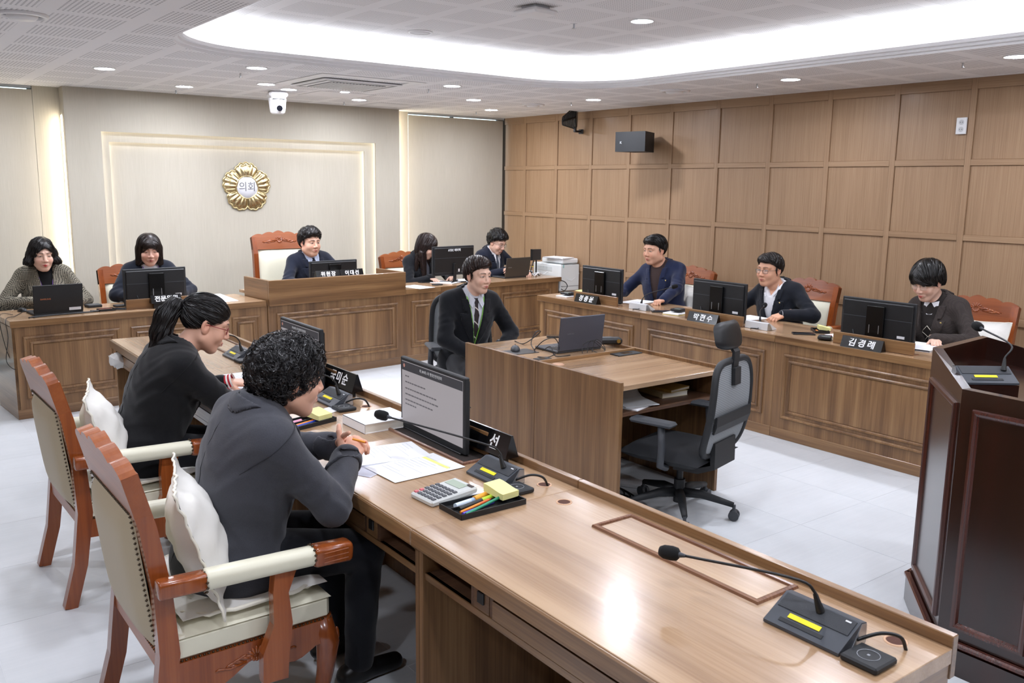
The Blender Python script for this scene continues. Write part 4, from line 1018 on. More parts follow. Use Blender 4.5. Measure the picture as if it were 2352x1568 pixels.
def slab(name, label, cat, lo_hi, loc, rz, mat, group=None, parts=()):
    r = thing(name, label, cat, loc, rz, group); w, d, h = lo_hi
    MB().box((0, 0, h/2), (w, d, h), min(.004, h*.3)).build('body', mat, r)
    for nm, c, dd, mm in parts: MB().box(c, dd, min(dd)*.2).build(nm, mm, r)
    return r
M_gls = plain('black phone glass', '#0d0e12', .1)
def phone(label, loc, rz): return slab('mobile_phone', label, 'phone', (.075, .155, .009), loc, rz, M_blk, 'mobile phones', [('screen', (0, 0, .0094), (.069, .148, .001), M_gls)])
slab('mouse_pad', 'black mouse pad on the staff desk', 'mouse pad', (.19, .15, .0025), (3.32, 4.30, .728), -.1, M_blk)
phone('black phone at the far edge of the staff desk', (3.88, 4.60, .728), .9); phone('dark phone on the back worktop beside the lid board', (1.72, 7.46, D), 1.2); phone('black phone near the tray of the woman in the brown jacket', (5.40, 3.70, D), .8); phone('black phone beside the papers of the long-haired woman', (4.86, 7.93, D), 1.4); phone('dark flat phone next to the far right-hand calculator', (5.36, 5.04, D), .9)
slab('hard_drive', 'black square hard drive beside the black laptop', 'hard drive', (.11, .10, .022), (1.58, 7.72, D), .1, M_blk2, None, [('top_panel', (0, 0, .0225), (.09, .08, .001), M_gry)])
slab('notebook', 'small black notebook in front of the stand monitor', 'notebook', (.10, .07, .012), (4.83, 7.66, D), .1, M_blk2)
slab('notebook', 'dark case behind the pencil tray on the back worktop', 'case', (.12, .075, .015), (1.78, 7.64, D), .1, M_blk2)
def paper(label, loc, rz, w=.21, h=.297, n=1, mat=None, curl=0.0, lines=True, mark=None, name='paper_sheet', hl=None):
    r = thing(name, label, 'paper', loc, rz, 'papers on the desks'); t = .0006+.0009*(n-1); vs = []; N = 8
    for k in (0, 1):
        for i in range(N+1):
            for j in range(2):
                u = i/N; vs.append(((j-.5)*w, (u-.5)*h, k*t+curl*max(0, u-.55)**2*3+.0004))
    fs = []
    for i in range(N):
        a = i*2; b = (N+1)*2+a; fs += [(a+2, a+3, a+1, a), (b, b+1, b+3, b+2), (a, a+1, b+1, b) if i == 0 else (a, b, b+2, a+2), (a+1, a+3, b+3, b+1), (a, b, b+2, a+2)]
    MB().add(vs, fs).build('sheet', mat or M_pap, r)
    if lines:
        mb = MB(); rr = random.Random(int(abs(loc[0]*1000+loc[1]*77)))
        for k in range(14):
            if rr.random() < .2: continue
            L_ = w*(.3+.5*rr.random()); mb.box((-w*.41+L_/2, h*.40-k*h*.058, t+.0009+curl*max(0, .4-k*.058-.05)**2*3), (L_, .0022, .0002))
        mb.build('print', plain('pale print lines', '#cdd0d8', .8), r)
    if hl: MB().box((0, h*.30, t+.0010), (w*.8, .016, .0003)).build('highlight', plain('yellow highlight', '#eef08a', .8), r)
    return r
paper('white sheet with a yellow highlighted line beside the calculator', (1.585, 2.665, D+.0024), -PI/2+.03, hl=1)
paper('folded white papers with a clip under the clasped hands', (1.575, 2.87, D+.0012), -PI/2-.15, n=4)
paper('bluish sheet peeking out below the clasped hands', (1.46, 2.80, D), -PI/2+.5, mat=M_papb, w=.19, h=.24, lines=False)
paper('white sheets in front of the ponytailed woman', (1.56, 4.48, D), -PI/2+.05, n=6); paper('white sheet under the ponytailed woman\'s hands', (1.50, 4.22, D+.0064), -PI/2-.25); paper('small white card left of the tray', (1.70, 3.60, D+.001), -PI/2+.4, .08, .12, lines=False)
paper('white slip under the calculator', (1.565, 2.30, D), -PI/2-.12, .10, .22, lines=False)
for a in (('white papers spread before the man in the navy blazer', (5.65, 5.60, D), PI/2+.2, 3), ('white papers before the man in the white shirt', (5.68, 4.42, D), PI/2-.1, 5), ('thick stack of white papers before the woman in the brown jacket', (5.60, 2.93, D), PI/2+.1, 14), ('white papers under the long-haired woman\'s hand', (5.03, 7.84, D), PI+.5, 6), ('white papers below the stand monitor', (5.33, 7.86, D), PI-.4, 5), ('white card at the edge of the right back worktop', (4.57, 7.62, D), PI+.2, 1), ('white paper sheet on the raised podium top', (3.25, 7.72, .775), PI, 2)):
    paper(a[0], a[1], a[2], n=a[3])
fo = thing('open_folder', 'white open folder at the right end of the left back worktop', 'folder', (2.56, 7.62, D), .2)
MB().add([(-.11, -.15, .002), (.11, -.15, .002), (.11, .15, .035), (-.11, .15, .035), (-.11, -.15, .0), (.11, -.15, .0), (.11, .15, .031), (-.11, .15, .031)], [(0, 1, 2, 3), (7, 6, 5, 4), (0, 4, 5, 1), (1, 5, 6, 2), (2, 6, 7, 3), (3, 7, 4, 0)]).build('cover', M_pap, fo); MB().box((0, 0, .0012), (.2, .28, .002)).build('back_sheet', M_blk2, fo)
def book(label, loc, rz, w, d, h, cover, group='books'):
    r = thing('book', label, 'book', loc, rz, group)
    MB().box((.002, 0, h/2), (w-.006, d-.006, h-.004)).build('pages', plain('book pages', '#e9e4d8', .9), r)
    for z in (.001, h-.001): MB().box((0, 0, z), (w, d, .002)).build('cover', cover, r)
    MB().box((-w/2+.001, 0, h/2), (.002, d, h)).build('spine', cover, r); return r
book('thick white report beside the lit monitor on the near desk', (1.755, 3.26, D), -.0, .23, .20, .040, M_pap)
book('cream thick book on the staff desk shelf', (3.74, 3.48, .572), -.1, .19, .22, .028, plain('cream cover', '#d9cfa8', .7)); book('brown book under the cream book on the staff desk shelf', (3.76, 3.47, .601), .12, .18, .20, .016, plain('yellow brown cover', '#c8a95d', .7))
paper('pale papers curling over the staff desk shelf edge', (3.36, 3.42, .5725), .3, n=8, curl=.12, lines=False); paper('pale grey papers on top of the staff desk shelf stack', (3.42, 3.43, .582), -.25, n=4, curl=.16, mat=plain('greyish paper', '#dfe3e6', .8), lines=False)
def calculator(label, loc, rz, mat, keymat, w=.125, d=.185):
    r = thing('calculator', label, 'calculator', loc, rz, 'calculators'); m = Matrix.Rotation(.07, 4, 'X')
    mb = MB(); mb.M = m; mb.box((0, 0, .015), (w, d, .020), .005); mb.build('case', mat, r)
    mb = MB(); mb.M = m; mb.box((-.008, d*.30, .0262), (w*.66, .036, .0012)); mb.build('display', plain('lcd green', '#a9b5a4', .25), r)
    mb = MB(); mb.M = m; mb.box((w*.32, d*.42, .0262), (.03, .012, .0012)); mb.build('solar_cell', plain('solar brown', '#3a2a26', .3), r)
    kc = {}
    for i in range(6):
        for j in range(5):
            mm = keymat if not (i == 0 and j < 2) else plain('pink key', '#c96a70', .5)
            kc.setdefault(mm.name, (MB(), mm))[0].add([(m @ Vector((-w*.39+i*w*.156+x, -d*.41+j*.021+y, .0255+z))) for x, y, z in [(-.007, -.007, 0), (.007, -.007, 0), (.007, .007, 0), (-.007, .007, 0), (-.0055, -.0055, .004), (.0055, -.0055, .004), (.0055, .0055, .004), (-.0055, .0055, .004)]], [(0, 1, 5, 4), (1, 2, 6, 5), (2, 3, 7, 6), (3, 0, 4, 7), (4, 5, 6, 7)])
    for mb, mm in kc.values(): mb.build('keys', mm, r)
calculator('light grey desk calculator beside the pen tray on the near desk', (1.51, 2.352, D), -PI/2+.05, plain('calculator grey', '#c5c7c4', .4), plain('dark key', '#5d5f63', .45))
calculator('black calculator beside the nearest right-hand name block', (5.33, 3.48, D), PI/2+.5, M_blk, M_gry, .09, .13); calculator('dark calculator on the yellow pad at the middle place', (5.42, 4.90, D+.014), PI/2+.3, M_blk, M_gry, .09, .15); calculator('dark calculator at the far end of the right-hand desk', (5.40, 6.25, D+.01), PI/2+.2, M_blk, M_gry, .10, .16)
slab('note_pad', 'yellow-edged white note pad at the middle right-hand place', 'note pad', (.15, .21, .014), (5.40, 4.90, D), PI/2+.2, M_pap, 'note pads', [('yellow_back', (0, 0, .0012), (.152, .212, .002), plain('yellow board', '#d9c94a', .7))]); slab('note_pad', 'white note pad under the far calculator', 'note pad', (.14, .20, .010), (5.38, 6.24, D), PI/2+.1, M_pap, 'note pads'); slab('note_pad', 'white and yellow pad by the lid at the nearest right-hand place', 'note pad', (.12, .15, .012), (5.52, 3.50, D), PI/2-.2, M_pap, 'note pads', [('yellow_back', (0, 0, .0012), (.122, .152, .002), MATS['yellow board'])])
def tray(label, loc, rz, w, d):
    r = thing('pen_tray', label, 'pen tray', loc, rz, 'black pen trays')
    mb = MB(); mb.box((0, 0, .002), (w, d, .003)); 
    for s in (-1, 1): mb.box((s*w/2, 0, .009), (.003, d, .018)); mb.box((0, s*d/2, .009), (w, .003, .018))
    mb.box((w*.0, d*.12, .007), (w-.02, .003, .012)); mb.build('tray', M_blk, r); return r
def pen(label, a, b, rad, cols, cat='pen', name='pen'):
    r = thing(name, label, cat, a, 0, 'pens and pencils'); v = Vector(b)-Vector(a); n = len(cols)
    names = ['barrel', 'cap', 'tip', 'end']
    cuts_ = [0, .62, .92, 1.0] if n == 3 else ([0, .68, 1.0] if n == 2 else [0, 1])
    for k in range(n):
        rr = rad if k < 2 else rad*.8; MB().cyl(v*cuts_[k], v*cuts_[k+1], rr, rr if k < n-1 or n < 3 else rr*.5, seg=10).build(names[k], plain('pen '+cols[k], cols[k], .4), r)
tray('black pen tray full of pens in front of the grey-suited woman', (1.562, 2.205, D), .0, .25, .125)
zt = D+.010
pen('white and blue correction pen in the near tray', (1.475, 2.235, zt), (1.57, 2.25, zt), .009, ['#cfdbe8', '#9fb9d9'], 'pen', 'correction_pen'); pen('orange eraser stick in the near tray', (1.555, 2.245, zt+.004), (1.625, 2.262, zt+.004), .010, ['#eea63c'], 'eraser', 'eraser')
pen('black highlighter with a lime cap in the near tray', (1.47, 2.205, zt), (1.63, 2.235, zt+.004), .008, ['#161a16', '#b5d436', '#3d9a3a'], 'highlighter', 'highlighter')
pen('orange pencil in the near tray', (1.462, 2.185, zt-.002), (1.60, 2.215, zt+.004), .0045, ['#ee8b2a', '#e0662a', '#c24a30'], 'pencil', 'pencil'); pen('purple pen in the near tray', (1.462, 2.172, zt-.003), (1.60, 2.20, zt-.003), .0045, ['#5646b5', '#4a3aa8']); pen('green pen lying across the near tray', (1.468, 2.163, zt-.003), (1.64, 2.20, zt+.012), .0050, ['#2c8f6c', '#1f7f5c'])
def sticky(label, loc, rz, w=.075, d=.075, h=.02, col='#e8e39a'):
    r = thing('sticky_notes', label, 'sticky notes', loc, rz, 'sticky note pads'); vs = []; N = 6
    for k in (0, 1):
        for i in range(N+1):
            u = i/N
            for j in (0, 1): vs.append(((j-.5)*w, (u-.5)*d, k*h+.010*(1-math.cos(u*PI))*(.3+.4*k)))
    n2 = (N+1)*2; fs = []
    for i in range(N):
        a = i*2; b = n2+a; fs += [(a+2, a+3, a+1, a), (b, b+1, b+3, b+2), (a, b, b+2, a+2)[::-1], (a+1, a+3, b+3, b+1)]
    fs += [(0, 1, n2+1, n2), (2*N, 2*N+n2, 2*N+1+n2, 2*N+1)]
    MB().add(vs, fs).build('pad', plain('notes '+col, col, .8), r)
sticky('curled yellow sticky note block on the near pen tray', (1.648, 2.225, D+.016), .1, .07, .095); sticky('yellow sticky note block on the second pen tray', (1.575, 3.455, D+.016), .3, .075, .085)
sticky('yellow sticky note block on the open black case of the right-hand desk', (5.63, 3.69, D+.012), .8, .08, .08); sticky('yellow sticky notes at the far end of the right-hand desk', (5.62, 6.33, D), .3, .11, .08)
pen('orange pencil with a red eraser held in the clasped hands', (1.355, 2.70, .875), (1.385, 2.655, .868), .0042, ['#e9972e', '#e9972e', '#c2483c'], 'pencil', 'pencil')
tray('black pen tray in front of the ponytailed woman', (1.52, 3.445, D), .25, .21, .12)
pen('pink pen in the second tray', (1.455, 3.455, zt), (1.50, 3.47, zt), .008, ['#e39ab8'], 'eraser', 'eraser'); pen('orange pencil in the second tray', (1.45, 3.41, zt), (1.58, 3.46, zt), .0045, ['#e98a2e', '#d96a30', '#b84a34'], 'pencil', 'pencil'); pen('blue pen in the second tray', (1.45, 3.40, zt-.002), (1.57, 3.445, zt-.002), .0045, ['#3d56b8', '#2c46a8'])
tray('open black case with notes on the right-hand desk', (5.60, 3.70, D), .8, .16, .10); pen('orange marker in the open black case', (5.53, 3.665, D+.01), (5.58, 3.72, D+.01), .006, ['#e08a3a', '#c86a2a'], 'highlighter', 'highlighter')
tray('small black tray of coloured pens on the back worktop', (1.615, 7.44, D), .12, .12, .07)
for k, c_ in enumerate(('#e8832f', '#3b62b5', '#3a9a6b', '#b93a3a')): pen('%s pen in the small tray on the back worktop' % ('orange', 'blue', 'green', 'red')[k], (1.567, 7.415+.015*k, D+.009), (1.665, 7.427+.015*k, D+.009), .0045, [c_])
def cable(label, pts, rad, mat, name='cable', group='loose cables'):
    o = MB(); P_ = [Vector(p) for p in pts]; q = []
    for i in range(len(P_)-1):
        a, b = P_[i], P_[i+1]; p0 = P_[i-1] if i else a; p3 = P_[i+2] if i+2 < len(P_) else b
        for k in range(6):
            t = k/6; q.append(.5*((2*a)+(b-p0)*t+(2*p0-5*a+4*b-p3)*t*t+(3*a-p0-3*b+p3)*t**3))
    q.append(P_[-1]); o.tube(q, rad, 6); return tag(o.build(name, mat), label, 'cable', group)
cable('thin black cable hanging off the left end of the back desk', [(1.07, 7.68, D+.004), (.98, 7.45, D+.004), (.90, 7.30, D+.003), (.895, 7.22, .62), (.87, 7.2, .45), (.93, 7.24, .38), (.90, 7.4, .5), (.885, 7.5, D+.003), (.98, 7.55, D+.003)], .0025, M_blk)
cable('bundle of black cables in front of the black laptop', [(1.05, 7.31, D+.004), (1.12, 7.35, D+.007), (1.25, 7.37, D+.006), (1.45, 7.39, D+.007), (1.56, 7.41, D+.006), (1.50, 7.45, D+.006)], .0055, M_blk); cable('second black cable in front of the black laptop', [(1.08, 7.30, D+.004), (1.2, 7.345, D+.006), (1.4, 7.37, D+.006), (1.52, 7.40, D+.006), (1.57, 7.44, D+.005)], .004, M_blk)
zc = .728
cable('looped black cable beside the slate laptop', [(3.52, 4.62, zc+.004), (3.50, 4.50, zc+.004), (3.55, 4.45, zc+.05), (3.58, 4.42, zc+.09), (3.52, 4.40, zc+.09), (3.47, 4.38, zc+.03), (3.42, 4.28, zc+.004), (3.36, 4.20, zc+.03), (3.38, 4.14, zc+.09), (3.45, 4.12, zc+.10), (3.47, 4.10, zc+.03), (3.36, 4.06, zc+.004), (3.30, 4.10, zc+.004)], .003, M_blk)
cable('short black cable under the slate laptop', [(3.46, 4.22, zc+.02), (3.42, 4.12, zc+.05), (3.40, 4.05, zc+.006), (3.50, 4.03, zc+.004)], .003, M_blk)
for k in range(3): cable(('tangle of black earphone wire behind the slate laptop', 'second loop of black wire behind the slate laptop', 'third loop of black wire behind the slate laptop')[k], [(3.60+.04*k, 4.03, zc+.004), (3.62+.05*k, 4.05, zc+.05+.01*k), (3.68+.03*k, 4.04, zc+.075), (3.74+.02*k, 4.035, zc+.04), (3.78, 4.02, zc+.006), (3.70, 4.0, zc+.004), (3.66, 4.04, zc+.03)], .0022, M_blk)
rc = thing('black_recorder', 'black audio recorder at the right of the staff desk', 'recorder', (3.91, 4.12, .748), -.45); MB().box((0, 0, .022), (.16, .075, .042), .012).build('body', M_blk, rc); MB().cyl((.05, -.038, .024), (.05, -.042, .024), .013).build('dial', plain('brass dial', '#a88a4a', .3, .8), rc); MB().box((-.02, 0, .044), (.08, .05, .003), .001).build('keys', M_gry, rc)
pp_ = thing('power_flap', 'black power flap set into the near staff desk', 'power socket', (3.835, 3.885, .728), 0); MB().box((0, 0, .003), (.20, .085, .006), .002).build('flap', M_blk2, pp_); MB().box((0, .0, .0065), (.07, .04, .001)).build('window', M_gls, pp_)
p2_ = thing('power_flap', 'small black power flap under the looped cable', 'power socket', (3.29, 4.04, .728), 0); MB().box((0, 0, .003), (.10, .06, .006), .002).build('flap', M_blk2, p2_); MB().box((0, .0, .0065), (.04, .03, .001)).build('window', M_gls, p2_)
gc = thing('grommet_cover', 'round pale grommet cover on the near staff desk', 'grommet', (3.27, 3.87, .728)); MB().lathe([(.0005, .003), (.032, .003), (.034, .0)], seg=24).build('cap', plain('pale cap', '#c39a7e', .5), gc); MB().lathe([(.034, .0), (.035, .0015), (.037, .0)], seg=24).build('rim', plain('cap rim', '#b3886b', .5), gc)
for k in range(3): cable(('black cable lying on the floor under the staff desk', 'second black cable on the floor under the staff desk', 'third black cable on the floor under the staff desk')[k], [(3.22+.05*k, 3.80, .3), (3.24, 3.72, .06), (3.26+.03*k, 3.6, .006), (3.36+.04*k, 3.45+.03*k, .006), (3.48, 3.50-.05*k, .006), (3.52, 3.62, .006), (3.40, 3.70, .006)], .005, M_blk)
# power strip and cubby things
st = thing('power_strip', 'beige multi-socket power strip in the near desk cubby', 'power strip', (1.405, 2.345, .598), -.10); MB().box((0, 0, .022), (.065, .19, .042), .005).build('case', plain('beige plastic', '#cdbf9c', .5), st)
for k in range(4): MB().box((.006, -.065+.043*k, .0435), (.034, .030, .002)).build('socket', plain('dark socket', '#4a4238', .7), st)
tag(MB().sphere((1.55, 1.955, .625), .026, 14, 10, (1.2, 1, 1)).build('blue_ball', plain('blue rubber', '#2a3c9c', .5)), 'small blue object deep in the near desk cubby', 'ball')
bg = thing('white_bag', 'crumpled white bag tucked under the far end of the near desk', 'bag', (1.34, 5.93, .60)); mb = MB(); pillow(mb, .10, .14, .09, T(0, 0, .02) @ Matrix.Rotation(.5, 4, 'Y'), p=2.2, n=8, wob=.7); mb.build('bag', plain('white cloth bag', '#e4e2df', .8), bg); MB().box((-.01, .02, .05), (.03, .03, .03), .008).build('knot', MATS['white cloth bag'], bg)
# printer on its stand
pr = thing('printer', 'large white printer in the corner beside the back desk', 'printer', (6.645, 7.94, .56))
MB().box((0, 0, .155), (.29, .50, .31), .012).build('body', plain('printer white', '#dfe4e4', .4), pr)
MB().box((.02, -.04, .345), (.24, .38, .055), .012).build('scanner_lid', plain('printer lid white', '#eceeee', .4), pr); MB().box((0, -.2505, .06), (.26, .002, .004)).box((0, -.2505, .31), (.27, .002, .004)).build('panel_gap', M_gry, pr)
MB().box((-.10, -.252, .29), (.012, .001, .035)).build('teal_tape', plain('teal tape', '#7fc3c0', .5), pr); MB().box((-.146, .05, .25), (.002, .3, .05)).build('side_tray', plain('tray grey', '#c9cfcf', .5), pr)
MB().tube([(.147, -.2, .24), (.150, -.24, .20), (.02, -.256, .12), (-.05, -.256, .14)], .0022, 6).build('cord', M_lgt, pr)
paper('ruffled stack of paper lying on the printer', (6.60, 7.85, .56+.3735), .2, n=12, lines=False)
sn = thing('printer_stand', 'low walnut stand under the printer', 'stand', (6.645, 7.94, 0)); MB().box((0, 0, .535), (.30, .56, .05), .004).build('top', W_x, sn)
for sx in (-1, 1): MB().box((sx*.135, 0, .255), (.02, .54, .51)).build('side', W_z, sn)
MB().box((0, .26, .255), (.25, .02, .51)).build('back', W_z, sn)
dv = thing('field_monitor', 'small black field monitor on a short stand beside the printer', 'monitor', B(6.42, .33, D), AL-.15)
MB().box((0, 0, .235), (.125, .028, .125), .005).build('case', plain('dark brown case', '#2a2523', .5), dv); MB().box((-.066, 0, .235), (.012, .034, .13), .003).build('side_grip', M_blk, dv); MB().cyl((0, 0, .0), (0, 0, .18), .009, seg=10).cyl((0, 0, .0), (0, 0, .012), .05, seg=20).build('post', M_blk, dv); MB().cyl((-.02, .02, .17), (-.09, .0, .01), .007, seg=8).build('strut', M_blk, dv); MB().box((-.045, .01, .10), (.02, .012, .008)).build('yellow_tie', M_yel, dv)
bx_ = slab('switch_box', 'white network box behind the corner laptop', 'network box', (.20, .12, .05), B(6.30, .42, D), AL, M_lgt, None, [('front_panel', (0, -.0605, .025), (.18, .002, .03), M_gry)])
cb_ = slab('adapter_box', 'dark angular box leaning behind the corner laptop', 'adapter', (.06, .10, .14), B(6.20, .36, D), AL+.3, M_blk2, None, [('face', (0, -.0505, .07), (.05, .002, .12), M_gry)])
for k in range(4): a = B(6.24+.03*k, .16+.02*k, D); cable(('white cable coil right of the corner laptop', 'second white cable coil right of the corner laptop', 'white cable loop in front of the network box', 'thin white cable beside the field monitor')[k], [(a[0]+.05*math.cos(t)+.04*k*t/6, a[1]+.03*math.sin(t*1.3), D+.012+.03*abs(math.sin(t*.7+k))) for t in np.linspace(0, 7, 12)], .004, M_lgt)
cable('black cable loop hanging beside the printer', [(6.47, 7.66, .70), (6.53, 7.645, .68), (6.565, 7.64, .63), (6.53, 7.645, .58), (6.49, 7.66, .60)], .005, M_blk)
slab('floor_box', 'low white floor box under the staff desk', 'floor box', (.12, .24, .02), (3.62, 3.62, 0), .5, M_lgt, None, [('edge', (0, 0, .0205), (.11, .23, .001), M_pap)])
for o in list(COL.objects):
    pass
# ------------------------------------------------------------------ people: smooth implicit bodies meshed by surface nets
f4 = np.float32
def A3(p): return np.array(p, f4)
def rcone(p, a, b, ra, rb):
    a = A3(a); ba = A3(b)-a; pa = p-a; t = np.clip(pa@ba/max(float(ba@ba), 1e-9), 0, 1)
    return np.sqrt(((pa-t[:, None]*ba)**2).sum(1))-(ra+(rb-ra)*t)
def ell(p, c, r, R=None):
    q = p-A3(c)
    if R is not None: q = q@R
    r = A3(r); k0 = np.sqrt(((q/r)**2).sum(1)); k1 = np.sqrt(((q/(r*r))**2).sum(1))+1e-9
    return k0*(k0-1)/k1
def smin(a, b, k):
    h = np.clip(.5+.5*(b-a)/k, 0, 1); return b+(a-b)*h-k*h*(1-h)
def smax(a, b, k): return -smin(-a, -b, k)
def surfnet(f, lo, hi, h):
    lo = np.array(lo, float); n = np.ceil((np.array(hi)-lo)/h).astype(int)+1
    Bk = 8; nb = -(-n//Bk); N = nb*Bk
    c = [lo[i]+(np.arange(nb[i])*Bk+(Bk-1)/2)*h for i in range(3)]
    G = np.stack(np.meshgrid(*c, indexing='ij'), -1).reshape(-1, 3).astype(f4)
    dc = f(G); act = np.nonzero(np.abs(dc) < Bk*h*1.35)[0]
    V = np.repeat(np.repeat(np.repeat(dc.reshape(nb), Bk, 0), Bk, 1), Bk, 2).astype(f4)
    off = np.stack(np.meshgrid(*[np.arange(Bk)]*3, indexing='ij'), -1).reshape(-1, 3)
    bi = np.stack(np.unravel_index(act, nb), -1)*Bk
    idx = (bi[:, None, :]+off[None]).reshape(-1, 3)
    V[idx[:, 0], idx[:, 1], idx[:, 2]] = f((lo+idx*h).astype(f4))
    s = V < 0; cs = [s[:-1, :-1, :-1]*1]
    tot = np.zeros(np.array(V.shape)-1, np.int8)
    for i in (0, 1):
        for j in (0, 1):
            for k in (0, 1): tot += s[i:s.shape[0]-1+i, j:s.shape[1]-1+j, k:s.shape[2]-1+k]
    mix = (tot > 0) & (tot < 8); ids = np.full(mix.shape, -1, np.int64); cell = np.argwhere(mix); ids[mix] = np.arange(len(cell))
    cor = [(i, j, k) for i in (0, 1) for j in (0, 1) for k in (0, 1)]
    cv = np.stack([V[cell[:, 0]+i, cell[:, 1]+j, cell[:, 2]+k] for i, j, k in cor], 1)
    acc = np.zeros((len(cell), 3)); cnt = np.zeros(len(cell))
    for a in range(8):
        for b in range(a+1, 8):
            d = [cor[b][q]-cor[a][q] for q in range(3)]
            if sum(map(abs, d)) != 1: continue
            m = (cv[:, a] < 0) != (cv[:, b] < 0); t = cv[m, a]/(cv[m, a]-cv[m, b])
            acc[m] += np.array(cor[a])+t[:, None]*np.array(d); cnt[m] += 1
    P = lo+(cell+acc/np.maximum(cnt, 1)[:, None])*h
    Q = []
    for ax in range(3):
        sl = [slice(1, -1)]*3; sl[ax] = slice(0, -1); s2 = list(sl); s2[ax] = slice(1, None)
        a, b = s[tuple(sl)], s[tuple(s2)]; e = np.argwhere(a != b)
        if not len(e): continue
        o = np.ones(3, int); o[ax] = 0; g0 = e+o; sg = a[tuple(e.T)]
        u, v = [(1, 2), (2, 0), (0, 1)][ax]; q = []
        for du, dv in ((-1, -1), (0, -1), (0, 0), (-1, 0)):
            w_ = g0.copy(); w_[:, u] += du; w_[:, v] += dv; q.append(ids[tuple(w_.T)])
        q = np.stack(q, 1); q[~sg] = q[~sg][:, ::-1]; Q.append(q)
    Q = np.concatenate(Q); Q = Q[(Q >= 0).all(1)]
    return P, Q
def npmesh(name, parts, mats, parent, smooth=True):
    """parts: list of (verts, quads, colours or None, material index)"""
    vs = np.concatenate([p[0] for p in parts]); o = 0; qs = []; mi = []
    for p in parts: qs.append(p[1]+o); mi.append(np.full(len(p[1]), p[3])); o += len(p[0])
    qs = np.concatenate(qs); me = bpy.data.meshes.new(name)
    nv, nf, k = len(vs), len(qs), qs.shape[1]
    me.vertices.add(nv); me.vertices.foreach_set('co', vs.astype(f4).ravel()); me.loops.add(nf*k); me.polygons.add(nf)
    me.loops.foreach_set('vertex_index', qs.astype(np.int32).ravel()); me.polygons.foreach_set('loop_start', np.arange(0, nf*k, k, dtype=np.int32))
    me.polygons.foreach_set('material_index', np.concatenate(mi).astype(np.int32)); me.polygons.foreach_set('use_smooth', np.full(nf, smooth))
    if parts[0][2] is not None:
        at = me.color_attributes.new('Col', 'FLOAT_COLOR', 'POINT')
        cc = np.concatenate([np.concatenate([p[2], np.ones((len(p[2]), 1))], 1) for p in parts]); at.data.foreach_set('color', cc.astype(f4).ravel())
    me.update(); me.validate(); return link(name, me, mats, parent)
def skin_mat():
    t = NT('skin'); a = t.n('Attribute', attribute_name='Col'); t.l(a.outputs['Color'], t.b.inputs['Base Color']); t.set(Roughness=.5)
    t.b.inputs['Specular IOR Level'].default_value = .35; return t.m
M_skin = skin_mat()
def cloth(name, col, noise=.08, bump=.25, ns=260, rough=.85):
    if name in MATS: return MATS[name]
    t = NT(name); c = C(col); v = t.coords(rand=False); n1 = t.n('TexNoise', i_Scale=float(ns), i_Detail=2.0); t.l(v, n1.inputs['Vector'])
    n2 = t.n('TexNoise', i_Scale=7.0, i_Detail=3.0); t.l(v, n2.inputs['Vector'])
    mx = t.math('ADD', t.math('MULTIPLY', n1.outputs[0], .5), t.math('MULTIPLY', n2.outputs[0], .5))
    t.l(t.ramp(mx, [(.35, tuple(x*(1-noise) for x in c[:3])), (.65, tuple(min(1, x*(1+noise)) for x in c[:3]))]), t.b.inputs['Base Color'])
    t.set(Roughness=rough); t.b.inputs['Specular IOR Level'].default_value = .2; t.b.inputs['Sheen Weight'].default_value = .15
    t.bump(t.math('ADD', t.math('MULTIPLY', n1.outputs[0], .3), n2.outputs[0]), bump, .006); MATS[name] = t.m; return t.m
def tweed(name, c1, c2, sc=95, rot=.6, thr=.52):
    t = NT(name); v = t.coords((sc, sc, sc), (.0, rot, .3), rand=False); ck = t.n('TexChecker', i_Scale=1.0); t.l(v, ck.inputs[0])
    n = t.n('TexNoise', i_Scale=420.0); v2 = t.coords(rand=False); t.l(v2, n.inputs['Vector'])
    mx = t.math('ADD', t.math('MULTIPLY', ck.outputs['Fac'], .6), t.math('MULTIPLY', n.outputs[0], .4))
    t.l(t.ramp(mx, [(thr-.12, C(c1)), (thr+.15, C(c2))]), t.b.inputs['Base Color']); t.set(Roughness=.95); t.bump(mx, .3, .003); MATS[name] = t.m; return t.m
def hair_mat(name, c):
    if name in MATS: return MATS[name]
    t = NT(name); cc = C(c); v = t.coords((1, 1, 1), rand=False); n = t.n('TexNoise', i_Scale=60.0, i_Detail=2.0); t.l(v, n.inputs['Vector'])
    t.l(t.ramp(n.outputs[0], [(.3, tuple(x*.6 for x in cc[:3])), (.7, tuple(x*1.5 for x in cc[:3]))]), t.b.inputs['Base Color']); t.set(Roughness=.38)
    t.b.inputs['Specular IOR Level'].default_value = .45; MATS[name] = t.m; return t.m
